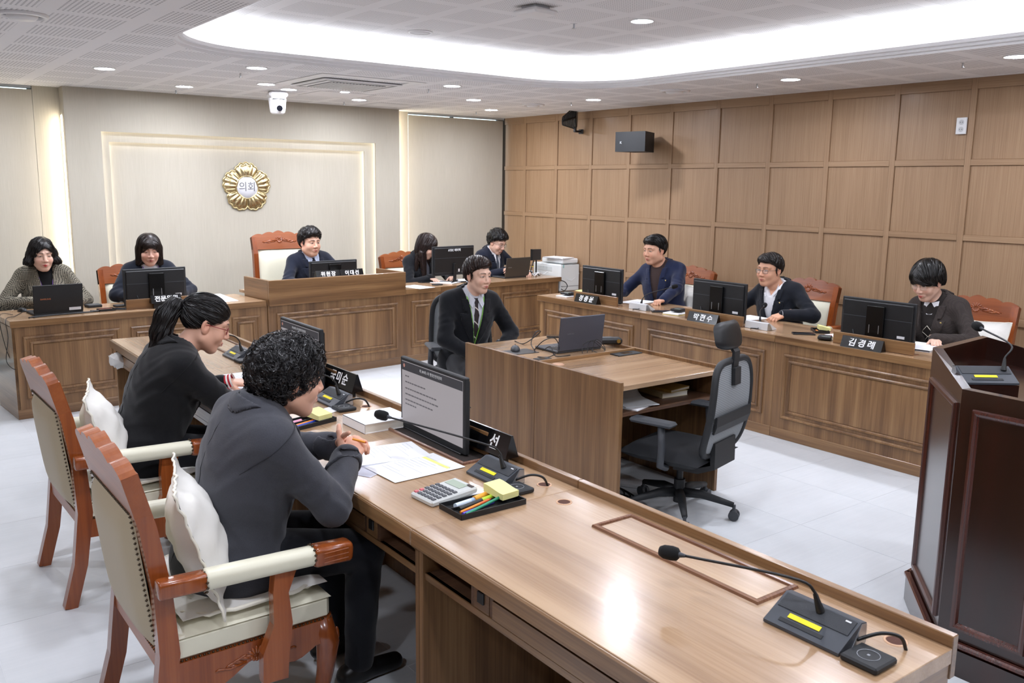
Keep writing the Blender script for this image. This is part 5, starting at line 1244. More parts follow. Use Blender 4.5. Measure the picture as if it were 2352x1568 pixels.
# ---- head, in head space (+y to the front, z up, chin at -.115, crown at +.115)
def head_sdf(p, hp):
    w, jw, fat = hp.get('w', 1), hp.get('jaw', 1), hp.get('fat', 0)
    x = np.abs(p[:, 0]); q = np.stack([x, p[:, 1], p[:, 2]], 1)
    d = ell(p, (0, -.012, .032), (.0745*w, .094, .086))
    d = smin(d, ell(p, (0, .024, -.030), (.0625*w*jw+fat*.01, .062, .074)), .03)
    d = smin(d, rcone(q, (.050*w*jw+fat*.008, -.002, -.052-fat*.01), (.016*jw, .050, -.094), .020+fat*.006, .018+fat*.004), .03)
    d = smin(d, ell(p, (0, .058, -.096), (.022*jw, .018, .017)), .022)
    d = smin(d, ell(q, (.036*w, .058, -.030), (.026, .022, .024)), .022)          # cheeks
    d = smin(d, rcone(q, (.012, .080, .030), (.046*w, .066, .028), .010, .011), .016)   # brow
    d = smax(d, -ell(q, (.031*w, .100, .010), (.020, .020, .0125)), .014)          # sockets
    d = smin(d, ell(q, (.031*w, .0705, .008), (.0155, .0135, .0115)), .006)         # lids
    d = smin(d, rcone(p, (0, .083, .016), (0, .101, -.026), .0075, .0115), .012)   # nose
    d = smin(d, ell(q, (.0125, .092, -.031), (.0085, .010, .0075)), .008)
    d = smin(d, ell(p, (0, .078, -.062), (.024, .016, .013)), .014)               # mouth mound
    ml = hp.get('lip', 1)
    d = smin(d, rcone(q, (0, .0925, -.0585), (.019, .083, -.060), .0045*ml, .003), .004)
    d = smin(d, rcone(q, (0, .0915, -.0675), (.017, .083, -.064), .0055*ml, .003), .004)
    d = smax(d, -rcone(q, (0, .099, -.0625), (.021, .087, -.0615), .0022, .0018), .003)
    e = ell(q, (.079*w, -.008, -.004), (.0085, .019, .032), EARR)
    e = smax(e, -ell(q, (.088*w, -.003, .002), (.007, .011, .018)), .006); d = smin(d, e, .008)
    return d
EARR = np.array(Euler((.15, 0, .35)).to_matrix(), f4)
def head_cols(P, hp):
    base = np.array(C(hp.get('skin', '#d9ab90'))[:3]); n = len(P); col = np.tile(base, (n, 1))
    x, y, z = np.abs(P[:, 0]), P[:, 1], P[:, 2]; w = hp.get('w', 1)
    def mixc(m, c, k=1.0):
        m = np.clip(m, 0, 1)[:, None]*k; col[:] = col*(1-m)+np.array(C(c)[:3])*m
    fr = y > .03
    mixc(np.exp(-(((x-.040)/.016)**2+((z+.026)/.016)**2))*fr, hp.get('blush', '#d8907c'), .45)
    mixc(np.exp(-((x/.014)**2+((z+.026)/.012)**2))*(y > .085), '#cf8f7b', .35)
    mixc((x > .074*w)*np.exp(-((z+.005)/.03)**2), '#cf8a74', .5)
    lip = np.minimum(rcone(np.stack([x, y, z], 1).astype(f4), (0, .0935, -.0588), (.019, .084, -.0602), .0038, .0015), rcone(np.stack([x, y, z], 1).astype(f4), (0, .0925, -.0672), (.016, .084, -.0645), .0045, .0015))
    mixc(1-np.clip((lip-.0005)/.0025, 0, 1), hp.get('lipc', '#b4685c'))
    mixc(((np.abs(z+.0622) < .0012) & (x < .021) & (y > .078))*1.0, '#6d3029', .8)
    t = (x-.012)/.038; bz = .0285+.006*np.sin(np.clip(t, 0, 1)*PI*.75)-.003*t+hp.get('browz', 0)
    bt = .0042*hp.get('brow', 1)*(1-.55*np.clip(t, 0, 1)); mixc(np.clip(1.4-np.abs(z-bz)/np.maximum(bt, 1e-4), 0, 1)*(t > 0)*(t < 1)*fr*(y > .045), hp.get('hair', '#1b1512'), .85)
    ex, ez = x-.031*w, z-.006; op = hp.get('eye', .5); u = np.clip(1-(ex/.0155)**2, 0, 1)
    up, dn = ez-(.0045*op+.0008)*u, ez+(.0030*op)*u
    inside = (up < 0) & (dn > 0) & (np.abs(ex) < .0155) & (y > .055)
    mixc(inside*1.0, '#d8d2cc'); mixc((inside & (np.abs(ex+hp.get('gaze', 0)*np.sign(P[:, 0])) < .0058))*1.0, '#1a100c')
    lash = np.clip(1.3-np.abs(up-.0006)/.0016, 0, 1)*(np.abs(ex) < .0165)*(y > .05); mixc(lash, '#20140f', .9)
    mixc(np.clip(1.2-np.abs(dn)/.0012, 0, 1)*(np.abs(ex) < .014)*(y > .055), '#7a5244', .35)
    mixc(np.clip(1.2-np.abs(up-.0055)/.0011, 0, 1)*(np.abs(ex) < .015)*(y > .055), '#8a5d4c', .45)
    mixc(np.exp(-(((x-.0085)/.0032)**2+((z+.0365)/.0022)**2))*(y > .085), '#6b3a30', .8)
    return col
# ---- hair volumes, in head space
def hair_sdf(p, st):
    x = np.abs(p[:, 0]); q = np.stack([x, p[:, 1], p[:, 2]], 1).astype(f4); k = st.get('vol', 1.0); w = st.get('w', 1)
    kind = st['kind']
    d = ell(p, (0, -.016, .040), (.0795*w+.008*k, .099+.010*k, .083+.014*k))
    fy, fz = st.get('fringe', (.062, .046))      # front hairline: cut away everything in front/below of it
    face = ell(p, (0, .115, fz-.108), (.071*w, .115-(fy-.05)+.004, .108))
    if kind == 'short':
        d = smax(d, -face, .030)
        side = p[:, 2]-(.012+.9*np.clip(p[:, 1]+.01, 0, .1)-1.15*np.clip(-.018-p[:, 1], 0, .08)+st.get('sideup', 0)); d = smax(d, -side, .022)
        d = smin(d, ell(p, (0, .028, .088), (.064*w, .060, .022+.012*k)), .03)
        d = smax(d, -face, .020)
        b = st.get('burn', 0)
        if b: d = smin(d, ell(q, (.0745*w, .014, .012), (.004, .009, .017)), .006)
    elif kind in ('bob', 'mid', 'long', 'bowl', 'perm', 'pony'):
        zb = {'bob': -.068, 'mid': -.125, 'long': -.16, 'bowl': -.035, 'perm': -.075, 'pony': -.05}[kind]
        wide = st.get('wide', .012)
        if kind in ('bob', 'mid', 'long'):
            d = smin(d, ell(p, (0, -.035, -.03), (.088*w+wide, .075, .10)), .03)
            d = smin(d, rcone(q, (.070*w+wide, .0, .02), (.072*w+wide*1.8, .008 if kind != 'long' else .02, zb+.02), .024, .026 if kind == 'bob' else .022), .02)
            if kind == 'bob': d = smin(d, ell(q, (.086*w+wide, .006, -.045), (.031, .038, .031)), .02)
            d = smax(d, -(p[:, 2]-zb), .02)
        if kind == 'bowl':
            d = smin(d, ell(p, (0, -.03, .0), (.089*w, .084, .085)), .03); d = smax(d, -(p[:, 2]-(zb+.35*np.clip(p[:, 1]+.06, -.1, .2))), .012)
        if kind == 'perm':
            d = smin(d, ell(p, (0, -.032, .012), (.087, .090, .092)), .03); d = smin(d, ell(p, (0, .050, .080), (.056, .040, .034)), .03); d = smax(d, -(p[:, 2]-(zb+.55*np.clip(p[:, 1]+.05, 0, .2))), .02)
        if kind == 'pony': d = smax(d, -(p[:, 2]-(zb+.62*np.clip(p[:, 1]+.075, 0, .2))), .02)
        d = smax(d, -face, .008)
        if st.get('bangs'):
            d = smin(d, ell(p, (0, .060, .062), (.064*w, .038, .034)), .02); d = smax(d, -ell(p, (0, .12, -.052+st.get('bz', 0)), (.066*w, .085, .086)), .005)
        if kind in ('bob', 'pony', 'perm', 'bowl', 'short'): d = smax(d, -ell(q, (.098*w+(.0 if kind != 'bob' else .04), .012, -.012), (.03, .026, .034)), .008)
    if st.get('curl'):
        c = st['curl']; f = st.get('cf', 95.); o = p*f; d = d+c*(np.sin(o[:, 0]+1.7*np.sin(o[:, 1]*.6))*np.sin(o[:, 1]*1.1+1.3*np.sin(o[:, 2]*.7))*np.sin(o[:, 2]*.9+1.9*np.sin(o[:, 0]*.8)))
    return d
def strands(f, P, flow, n, L, steps, wdt, off, seed, wave=0.0, wf=60.):
    r = np.random.RandomState(seed); p = P[r.randint(0, len(P), n)].astype(f4).copy(); out = []; nn = []
    of = off*(.3+r.rand(n)); ph = r.rand(n)*6.28; st = (L*(.6+.8*r.rand(n))/steps)[:, None]
    jit = (r.rand(n, 3)-.5)*.5; h = .002
    for i in range(steps+1):
        d0 = f(p); g_ = np.stack([f(p+A3(e)*h)-d0 for e in ((1, 0, 0), (0, 1, 0), (0, 0, 1))], 1)/h
        g_ /= np.linalg.norm(g_, axis=1)[:, None]+1e-6
        p = p-g_*(d0-of)[:, None]*.8; out.append(p.copy()); nn.append(g_)
        v = flow(p)+jit+wave*np.stack([np.sin(wf*p[:, 1]+ph+i), np.cos(wf*p[:, 2]+ph*2+i), np.sin(wf*p[:, 0]+ph+i*.7)], 1)
        v = v-g_*(v*g_).sum(1)[:, None]; v /= np.linalg.norm(v, axis=1)[:, None]+1e-6; p = (p+v*st).astype(f4)
    O = np.stack(out, 1); Nn = np.stack(nn, 1); tg = np.gradient(O, axis=1); sd = np.cross(tg, Nn); sd /= np.linalg.norm(sd, axis=2)[:, :, None]+1e-9; tw = ((r.rand(n)-.5)*1.9)[:, None, None]; sd = sd*np.cos(tw)+Nn*np.sin(tw)
    tp = np.minimum(1, 1.25*np.sin(np.linspace(.25, PI-.05, steps+1)))[None, :, None]*wdt*(.6+.8*r.rand(n))[:, None, None]
    V = np.stack([O-sd*tp/2, O+sd*tp/2], 2).reshape(-1, 3); b = (np.arange(n)[:, None]*(steps+1)+np.arange(steps)[None]).ravel()*2
    return V, np.stack([b, b+1, b+3, b+2], 1)
# ---- hands, in hand space (fingers +y, back of hand +z, thumb on side s)
def hand_sdf(p, s, curl, spread=0.0, thumb=(.55, .75, -.35), tcurl=.3, sc=1.0):
    p = p/sc; xs = [.0285, .0095, -.0105, -.0290]; ln = [.068, .076, .071, .056]; ky = [.086, .090, .085, .076]; rr = [.0092, .0095, .0090, .0080]
    d = rcone(p*A3((1, 1, 1.25)), (0, -.075, 0), (0, .0, 0), .0285, .0265)
    for i in range(4):
        d = smin(d, rcone(p, (s*xs[i]*.62, .004, 0), (s*xs[i], ky[i], .003), .0155, .0118), .012)
    for i in range(4):
        cu = curl[i] if isinstance(curl, (list, tuple)) else curl; a = np.array([s*xs[i], ky[i], .003]); ang = 0; sp = spread*(xs[i]/.03)*s; fd = 9
        for j, (fr, cb) in enumerate(((.45, 1.0), (.31, 1.15), (.24, .75))):
            ang -= cu*cb; b = a+ln[i]*fr*np.array([sp*math.cos(ang), math.cos(ang), math.sin(ang)])
            seg = rcone(p, a, b, rr[i]*(1-.09*j), rr[i]*(1-.09*(j+1))); d = smin(d, seg, .004 if j else .007); a = b
    t = np.array(thumb, float); t[0] *= s; t /= np.linalg.norm(t); a = np.array([s*.024, .018, -.004]); ang = 0
    side = np.array([-s*.35, .9, -.3]); side /= np.linalg.norm(side)
    for j, (l_, r0, r1) in enumerate(((.046, .0155, .0118), (.034, .0112, .0098), (.027, .0098, .0080))):
        v = t*(1-tcurl*j*.5)+side*(tcurl*j*.5); v /= np.linalg.norm(v); b = a+v*l_; d = smin(d, rcone(p, a, b, r0, r1), .009 if j == 0 else .004); a = b
    return d*sc
def orient(y, z):
    y = Vector(y).normalized(); z = Vector(z); z = (z-y*z.dot(y)).normalized(); x = y.cross(z); return np.array(Matrix((x, y, z)).transposed(), float)
def ik(a, c, l1, l2, pole):
    a, c, pole = Vector(a), Vector(c), Vector(pole); d = c-a; L = min(d.length, (l1+l2)*.995); u = d.normalized()
    x = (l1*l1-l2*l2+L*L)/(2*L); hh = math.sqrt(max(0, l1*l1-x*x)); pole = (pole-u*pole.dot(u)).normalized(); return a+u*x+pole*hh, a+u*L
def person(label, root, phi, hip, neck, head, hrot, wrists, hair, hp, top, legs=None, fat=1.0, sw=1.0, res=1.0, hands=None, poles=None, extras=None, group=None, twist=0.0):
    """root: floor point; phi: facing; hip/neck/head/wrists in world space"""
    r = thing('person', label, 'person', (root[0], root[1], 0), phi-PI/2, group)
    Mi = (T(root[0], root[1], 0) @ rotz(phi-PI/2)).inverted(); loc = lambda v: Mi @ Vector(v)
    H, N, K = loc(hip), loc(neck), loc(head)
    zs = (N-H).normalized(); xs = (Matrix.Rotation(twist, 3, 'Z') @ Vector((1, 0, 0))); xs = (xs-zs*xs.dot(zs)).normalized(); ys = zs.cross(xs)
    R = np.array(Matrix((xs, ys, zs)).transposed(), f4); Rm = Matrix((xs, ys, zs)).transposed(); L = (N-H).length
    tl = lambda x, y, z: H+Rm @ Vector((x, y, z))            # torso space -> person space
    Hr = Euler((hrot[0], hrot[1], hrot[2]), 'XYZ').to_matrix(); hR = np.array(Hr, f4); Ka = np.array(K, f4)
    sh = [tl(sx*.163*sw, -.008, L-.048) for sx in (-1, 1)]
    lu, lf = .275, .245
    W_ = [loc(w) for w in wrists]; el = []
    for i, sx in enumerate((-1, 1)):
        e, w2 = ik(sh[i], W_[i], lu, lf, (poles[i] if poles and poles[i] else (sx*.55, -.45, -.75))); el.append(e); W_[i] = w2
    hn = legs or {}
    hj = [H+Vector((sx*.085, .03, -.015)) for sx in (-1, 1)]
    kn = [Vector((sx*hn.get('kx', .12), H.y+hn.get('ky', .42), hn.get('kz', .50))) for sx in (-1, 1)]
    an = [Vector((sx*hn.get('ax', .11), H.y+hn.get('ay', .40), .085)) for sx in (-1, 1)]
    def torso(p, inf=0.0):
        d = ell(p, tl(0, -.005, .015), (.163*fat+inf, .112*fat+inf, .12+inf), R)
        d = smin(d, ell(p, tl(0, .004, L*.40), (.142*fat+inf, .108*fat+inf, .19+inf), R), .07)
        d = smin(d, ell(p, tl(0, -.008, L*.70), (.160*sw*(.5+.5*fat)+inf, .112*(.5+.5*fat)+inf, .165+inf), R), .07)
        d = smin(d, rcone(p, tl(-.135*sw, -.012, L-.055), tl(.135*sw, -.012, L-.055), .058+inf, .058+inf), .05)
        for sx in (-1, 1): d = smin(d, rcone(p, tl(sx*.02, -.012, L+.012), tl(sx*.125*sw, -.010, L-.038), .044+inf, .044+inf), .03)
        if top.get('bust'): 
            for sx in (-1, 1): d = smin(d, ell(p, tl(sx*.062, .072, L*.62), (.062+inf, .055+inf, .062+inf), R), .05)
        return d
    def arms(p, r0, r1, r2, upto=1.0):
        d = None
        for i in (0, 1):
            w_ = el[i]+(W_[i]-el[i])*upto
            a = smin(rcone(p, sh[i], el[i], r0, r1), rcone(p, el[i], w_, r1, r2), .02); d = a if d is None else np.minimum(d, a)
        return d
    # body: skin of head, neck and hands, plus the covered trunk and limbs
    HS = hp.get('hs', 1.06); hd = lambda p: head_sdf((p-Ka) @ hR/HS, hp)*HS
    nb = np.array(N, f4); ch = np.array(K+Hr @ Vector((0, -.022, -.055)), f4)
    def headneck(p): return smin(hd(p), rcone(p, ch, tl(0, -.004, L-.03), .052*hp.get('neck', 1), .060*hp.get('neck', 1)), .022)
    h1 = .0029*res
    P, Q = surfnet(headneck, np.minimum(Ka-.17, nb-.07), Ka+.15, h1)
    parts = [(P, Q, head_cols((P-Ka) @ hR/HS, hp), 0)]
    skin = np.array(C(hp.get('skin', '#d9ab90'))[:3])
    def under(p):
        d = smin(torso(p, -.012), arms(p, .044, .037, .028, .97), .03)
        for i in (0, 1): d = smin(d, smin(rcone(p, hj[i], kn[i], .075, .05), rcone(p, kn[i], an[i], .048, .036), .03), .03)
        return d
    allp = np.array([list(v) for v in sh+el+W_+kn+an+[H, N]]); lo, hi = allp.min(0)-.26, allp.max(0)+.22
    P, Q = surfnet(under, lo, hi, .022); parts.append((P, Q, np.tile(skin, (len(P), 1)), 0))
    for i, s in enumerate((1, -1)):                       # left hand thumb points to +x when palm is down
        hv = (hands or [None, None])[i] or {}
        fd = Vector(hv.get('dir', W_[i]-el[i])); up = Vector(hv.get('up', (0, 0, 1))); O = orient(fd, up); Wv = np.array(W_[i], float); sc = hv.get('sc', hp.get('hand', .95))
        fh = lambda p: hand_sdf((p-Wv.astype(f4)) @ O.astype(f4), s, hv.get('curl', .35), hv.get('spread', .06), hv.get('thumb', (.55, .75, -.35)), hv.get('tcurl', .3), sc)
        cpt = Wv+O @ np.array([0, .05, -.02]); P, Q = surfnet(fh, cpt-.155, cpt+.155, .0028*max(1, res))
        cl = np.tile(np.array(C(hv.get('skin', hp.get('handc', hp.get('skin', '#d9ab90'))))[:3]), (len(P), 1)); parts.append((P, Q, cl, 0))
    npmesh('body', parts, [M_skin], r)
    # hair
    hs = dict(hair); hs.setdefault('w', hp.get('w', 1)); hm = hair_mat('hair '+hs.get('col', '#17120f'), hs.get('col', '#17120f'))
    fl_ = lambda p: hair_sdf(p, hs)
    lim = .17 if hs['kind'] not in ('mid', 'long') else .22
    P, Q = surfnet(fl_, (-.15, -.16, -lim), (.15, .13, .16), .0042)
    part = hs.get('part', .02)
    def flow(p):
        out = np.stack([np.sign(p[:, 0]-part)*.9*np.ones(len(p)), .15-2.0*p[:, 1], -.25-7*np.abs(p[:, 0])], 1)
        if hs['kind'] in ('short', 'bowl'): out[:, 1] += np.where(p[:, 2] > .06, hs.get('fwd', .9), 0)
        if hs['kind'] == 'pony': out = np.stack([-.2*p[:, 0], -np.ones(len(p)), .35-3*p[:, 2]], 1)
        if hs['kind'] in ('bob', 'mid', 'long'): out[:, 2] -= 1.0
        return out
    V, q2 = strands(fl_, P, flow, hs.get('n', 1300), hs.get('len', .07), 8, hs.get('sw', .0024), hs.get('off', .004), 5, hs.get('wave', .15), hs.get('wf', 60.))
    hp_parts = [(P*HS @ hR.T+Ka, Q, None, 0), (V*HS @ hR.T+Ka, q2, None, 0)]
    if hs['kind'] == 'pony':
        tp = [(0, -.098, .045), (0, -.145, .035), (.005, -.165, -.02), (.012, -.160, -.09), (.02, -.145, -.16), (.025, -.13, -.215)]; rd = [.020, .034, .040, .038, .031, .012]
        def pt(p):
            d = None
            for a, b, ra, rb in zip(tp[:-1], tp[1:], rd[:-1], rd[1:]):
                e = rcone(p, a, b, ra, rb); d = e if d is None else smin(d, e, .02)
            return d+.0022*np.sin(p[:, 0]*190+np.sin(p[:, 2]*30)*2)*np.sin(p[:, 1]*170+2)
        P, Q = surfnet(pt, (-.07, -.23, -.25), (.09, -.05, .09), .0042)
        V, q2 = strands(pt, P, lambda p: np.tile(A3((.1, -.15, -1)), (len(p), 1)), 500, .10, 8, .0026, .004, 9, .12)
        hp_parts += [(P*HS @ hR.T+Ka, Q, None, 0), (V*HS @ hR.T+Ka, q2, None, 0)]
    if hs['kind'] == 'long':
        def lk(p):
            q = np.stack([np.abs(p[:, 0]), p[:, 1], p[:, 2]], 1).astype(f4)
            d = rcone(q, (.066, -.02, -.06), (.085, .03, -.34), .038, .016); d = smin(d, ell(p, (0, -.075, -.17), (.088, .030, .17)), .03); return d+.0015*np.sin(p[:, 0]*220+np.sin(p[:, 2]*20))
        P, Q = surfnet(lk, (-.15, -.14, -.38), (.15, .09, .03), .005)
        V, q2 = strands(lk, P, lambda p: np.tile(A3((.03, .1, -1)), (len(p), 1)), 700, .16, 8, .003, .004, 9, .06)
        Y = (Euler((hrot[0]*.15, 0, hrot[2])).to_matrix()); hy = np.array(Y, f4)
        hp_parts += [(P*HS @ hy.T+Ka, Q, None, 0), (V*HS @ hy.T+Ka, q2, None, 0)]
    npmesh('hair', hp_parts, [hm], r)
    # clothes
    jr = top.get('inf', .020); slv = top.get('sleeve', .985); ar = top.get('arm', (.060, .054, .043)); zbt, vt = top.get('v', (.12, .06)); hem = top.get('hem', -.10)
    def fold(p):
        d = np.zeros(len(p), f4); cr = lambda v: np.abs(np.sin(v))**.8-.62
        for i in (0, 1):
            e = np.array(el[i], f4); ax = np.array((W_[i]-sh[i]).normalized(), f4); t = (p-e)@ax
            w = np.exp(-((p-e)**2).sum(1)/.012); d += w*.0085*cr(t*46+2.2*np.sin(p[:, 2]*24+i)+1.1*np.sin(p[:, 0]*31)+i)
            m_ = np.array((sh[i]+el[i])/2, f4); w = np.exp(-((p-m_)**2).sum(1)/.012); d += w*.005*cr(t*26+2.5*np.sin(p[:, 2]*19)+p[:, 1]*22)
            m_ = np.array((W_[i]+el[i])/2, f4); w = np.exp(-((p-m_)**2).sum(1)/.010); d += w*.005*cr(t*38+2*np.sin(p[:, 2]*33+p[:, 0]*25))
            s_ = np.array(sh[i]+(H-sh[i])*.26+(N-sh[i])*.2, f4); w = np.exp(-((p-s_)**2).sum(1)/.020); d += w*.0075*cr((p[:, 2]-.8*np.abs(p[:, 0]-s_[0]))*38+p[:, 1]*25+1.5*np.sin(p[:, 0]*23))
        hh = np.array(tl(0, .0, .12), f4); w = np.exp(-((p-hh)**2).sum(1)/.06); d += w*.006*cr(p[:, 2]*31+2.2*np.sin(p[:, 0]*12+1)+p[:, 1]*15)
        return d*top.get('fold', 1.0)+.0018*np.sin(p[:, 0]*37+2*np.sin(p[:, 2]*13))*np.sin(p[:, 2]*29+p[:, 1]*27)
    def toT(p): return (p-np.array(H, f4)) @ R
    def vcut(q, ex=0.0):
        vw = np.clip((q[:, 2]-zbt)/(L-zbt), 0, 1.2)*vt+ex; return np.maximum(np.abs(q[:, 0]-top.get('vx', 0))-vw, np.maximum(-q[:, 1]-.005, zbt-.01-q[:, 2]))
    def jraw(p):
        d = smin(torso(p, jr), arms(p, *ar, slv), .035)
        d = smin(d, ell(p, tl(0, .02, -.035), (.185*fat+.01, .165*fat, .12), R), .06)
        if top.get('skirt'): d = smin(d, ell(p, tl(0, -.01, -.05), (.185*fat, .15*fat, .13), R), .05)
        return d+fold(p)
    kind = top['kind']
    def jacket(p):
        q = toT(p); d = jraw(p)
        if kind != 'coat': d = np.maximum(d, hem-q[:, 2])
        nk = np.sqrt((q[:, 0]/1.0)**2+((q[:, 1]+.006)/.95)**2)
        col = np.maximum(np.abs(nk-.064)-.010, np.abs(q[:, 2]-(L+.016-.35*q[:, 1]))-.030); d = smin(d, col, .010)
        d = np.maximum(d, -np.maximum(nk-.055, L-.10-q[:, 2]))
        return np.maximum(d, -vcut(q)) if kind != 'knit' else d
    hj_ = .0085 if res < .97 else .0098
    jm = top['mat']
    P, Q = surfnet(jacket, lo, hi+np.array([0, 0, .06]), hj_); npmesh(top.get('name', 'jacket'), [(P, Q, None, 0)], [jm], r)
    if top.get('lapel', True) and kind != 'knit':
        def lap(p):
            q = toT(p); d = jraw(p); t = np.clip((q[:, 2]-zbt)/(L-.03-zbt), 0, 1); vw = np.clip((q[:, 2]-zbt)/(L-zbt), 0, 1.2)*vt
            lw = .070*np.clip(t*1.6, 0, 1)*np.where(t > .80, .62, 1.0); ax_ = np.abs(q[:, 0]-top.get('vx', 0))
            notch = np.abs(t-.80)-.018
            return np.maximum.reduce([np.abs(d-.004)-.0045, vw-.004-ax_, ax_-(vw+lw), zbt-q[:, 2], q[:, 2]-(L-.01), -q[:, 1]+.0, -np.maximum(notch, .022+vw-ax_)])
        c0 = np.array(tl(0, .08, L*.62)); P, Q = surfnet(lap, c0-.27, c0+.27, .005); 
        if len(P): npmesh('lapels', [(P, Q, None, 0)], [top.get('lapmat', jm)], r)
    if top.get('fcollar', kind != 'knit' and top.get('lapel', True)):
        def fcol(p):
            q = toT(p); d = smin(jraw(p), rcone(p, tl(0, -.008, L-.02), tl(0, -.012, L+.045), .072, .066), .02); nk = np.sqrt(q[:, 0]**2+((q[:, 1]+.006)/.95)**2)
            return np.maximum.reduce([np.abs(d-.005)-.0045, nk-.108+.25*np.clip(q[:, 1], 0, .1), .052-nk, q[:, 1]-.045, q[:, 2]-(L+.040-.25*q[:, 1]), L-.12-q[:, 2]])
        c0 = np.array(tl(0, 0, L)); P, Q = surfnet(fcol, c0-.14, c0+.14, .0048)
        if len(P): npmesh('folded_collar', [(P, Q, None, 0)], [top.get('lapmat', jm)], r)
    inner = top.get('inner')
    def shirt(p):
        q = toT(p); d = torso(p, .008); nk = np.sqrt((q[:, 0])**2+((q[:, 1]+.004)/.95)**2)
        ch_ = top.get('collar', .026); col = np.maximum(np.abs(nk-.0575)-.0055, np.abs(q[:, 2]-(L+.008+ch_*.3-.30*q[:, 1]))-ch_); d = smin(d, col, .006)
        if top.get('openneck'): d = np.maximum(d, -np.maximum(np.abs(q[:, 0])-np.clip((q[:, 2]-(L-.07))*.75, 0, 1), -q[:, 1]))
        return np.maximum(d, .05-q[:, 2])
    if inner:
        P, Q = surfnet(shirt, np.array(H)-.24, np.maximum(np.array(N), np.array(H))+.24, .0068); npmesh(top.get('innername', 'shirt'), [(P, Q, None, 0)], [inner], r)
        cuffs = MB()
        for i in (0, 1):
            d = (W_[i]-el[i]).normalized(); cuffs.cyl(W_[i]-d*.03, W_[i]+d*top.get('cuff', .012), .036, .035, seg=18, caps=False)
        cuffs.build('cuffs', top.get('cuffmat', inner), r)
    def front(x, z, f=shirt, off=.004):
        """person-space point on the front of the clothes at torso coordinates x, z"""
        yy = np.linspace(.24, -.05, 117); pts = np.array([list(tl(x, y, z)) for y in yy], f4); d = f(pts); k = np.argmax(d < 0); k = k if d[k] < 0 else 80
        return tl(x, float(yy[k])+off, z)
    if top.get('points') and inner:
        for sx in (-1, 1):
            a, b, c, e_ = front(sx*.010, L-.014, off=.007), front(sx*.050, L+.004, off=.006), front(sx*.058, L-.040, off=.009), front(sx*.038, L-.066, off=.012)
            up_ = tl(sx*.046, .030, L+.034); o_ = ys*.004; q_ = [a, e_, c, b, up_]
            MB().add(q_+[v+o_ for v in q_], [(4, 3, 2, 1, 0), (5, 6, 7, 8, 9), (0, 1, 6, 5), (1, 2, 7, 6), (2, 3, 8, 7), (3, 4, 9, 8), (4, 0, 5, 9)]).build('collar_point', inner, r)
    if top.get('tie'):
        rows_ = [(L-.005, .014), (L-.030, .019), (L-.045, .013), (L*.75, .022), (L*.5, .030), (L*.28, .036)]
        vs = []
        for z, w in rows_:
            for x in (-w, w*-.4, w*.4, w): vs.append(front(x, z, off=.007 if abs(x) < w*.9 else .002))
        fs = [(i*4+k, i*4+k+1, i*4+5+k, i*4+4+k) for i in range(len(rows_)-1) for k in range(3)]
        MB().add(vs, fs, True).build('tie', top['tie'], r)
    if top.get('lanyard'):
        lm = plain('lanyard '+top['lanyard'], top['lanyard'], .6); mb = MB()
        for sx in (-1, 1):
            n_ = 12; vs = []
            for k in range(n_):
                t = k/(n_-1); x = sx*(.062*(1-t)**1.15+.004); z = L+.004-t*top.get('llen', .24)
                for e in (-.0055, .0055): vs.append(front(x+e*.8, z+e*sx*.5, (lambda p: np.minimum(shirt(p), jacket(p) if top.get('lover') else shirt(p))), .007))
            mb.add(vs, [(2*i, 2*i+1, 2*i+3, 2*i+2) for i in range(n_-1)], True)
        mb.build('lanyard', lm, r)
        b = front(0, L+.004-top.get('llen', .24)-.018, off=.012); mb = MB(); mb.sphere(b, .012, 12, 8, (1, .5, 1)); mb.box(b+Vector((0, .004, -.045)), (.045, .004, .06), .002); mb.build('badge', plain('badge', '#c9ccd2', .3), r)
    if top.get('pin'):
        b = front(top['pin'], L*.74, jraw, .006); MB().sphere(b, .009, 10, 8, (1, .6, 1)).build('lapel_pin', plain('gold pin', '#cfb878', .25, .7), r)
    if top.get('buttons'):
        mb = MB()
        for k in range(top['buttons']): mb.sphere(front(top.get('bx', .012), L*.62-k*.075, jraw, .005), .010, 10, 6, (1, .5, 1))
        mb.build('buttons', plain('gold pin', '#cfb878', .25, .7), r)
    # legs and shoes
    tm = hn.get('mat', cloth('dark trousers', '#14161c'))
    def trous(p):
        d = ell(p, H+Vector((0, .0, -.01)), (.165*fat, .125*fat, .105))
        for i in (0, 1): d = smin(d, smin(rcone(p, hj[i], kn[i], .092*fat, .068), rcone(p, kn[i], an[i], .066, .052), .03), .04)
        return np.maximum(d, .045-p[:, 2])+.0025*np.sin(p[:, 2]*50+p[:, 1]*30)*np.sin(p[:, 0]*40)
    P, Q = surfnet(trous, lo, hi, .013 if res < .97 else .018); npmesh('trousers', [(P, Q, None, 0)], [tm], r)
    for i in (0, 1):
        a = an[i]; P, Q = surfnet(lambda p: np.maximum(smin(rcone(p, a+Vector((0, -.05, -.045)), a+Vector((0, .14, -.05)), .038, .032), rcone(p, a, a+Vector((0, 0, -.03)), .04, .04), .03), .0-p[:, 2]), np.array(a)-.12+np.array([0, -.02, 0]), np.array(a)+np.array([.1, .22, .08]), .008); npmesh('shoe', [(P, Q, None, 0)], [plain('black leather shoe', '#0d0d0f', .35)], r)
    def back(x, z, f=jraw, off=.002):
        yy = np.linspace(-.30, .08, 153); pts = np.array([list(tl(x, y, z)) for y in yy], f4); d = f(pts); k = int(np.argmax(d < 0)); return tl(x, float(yy[k])-off, z)
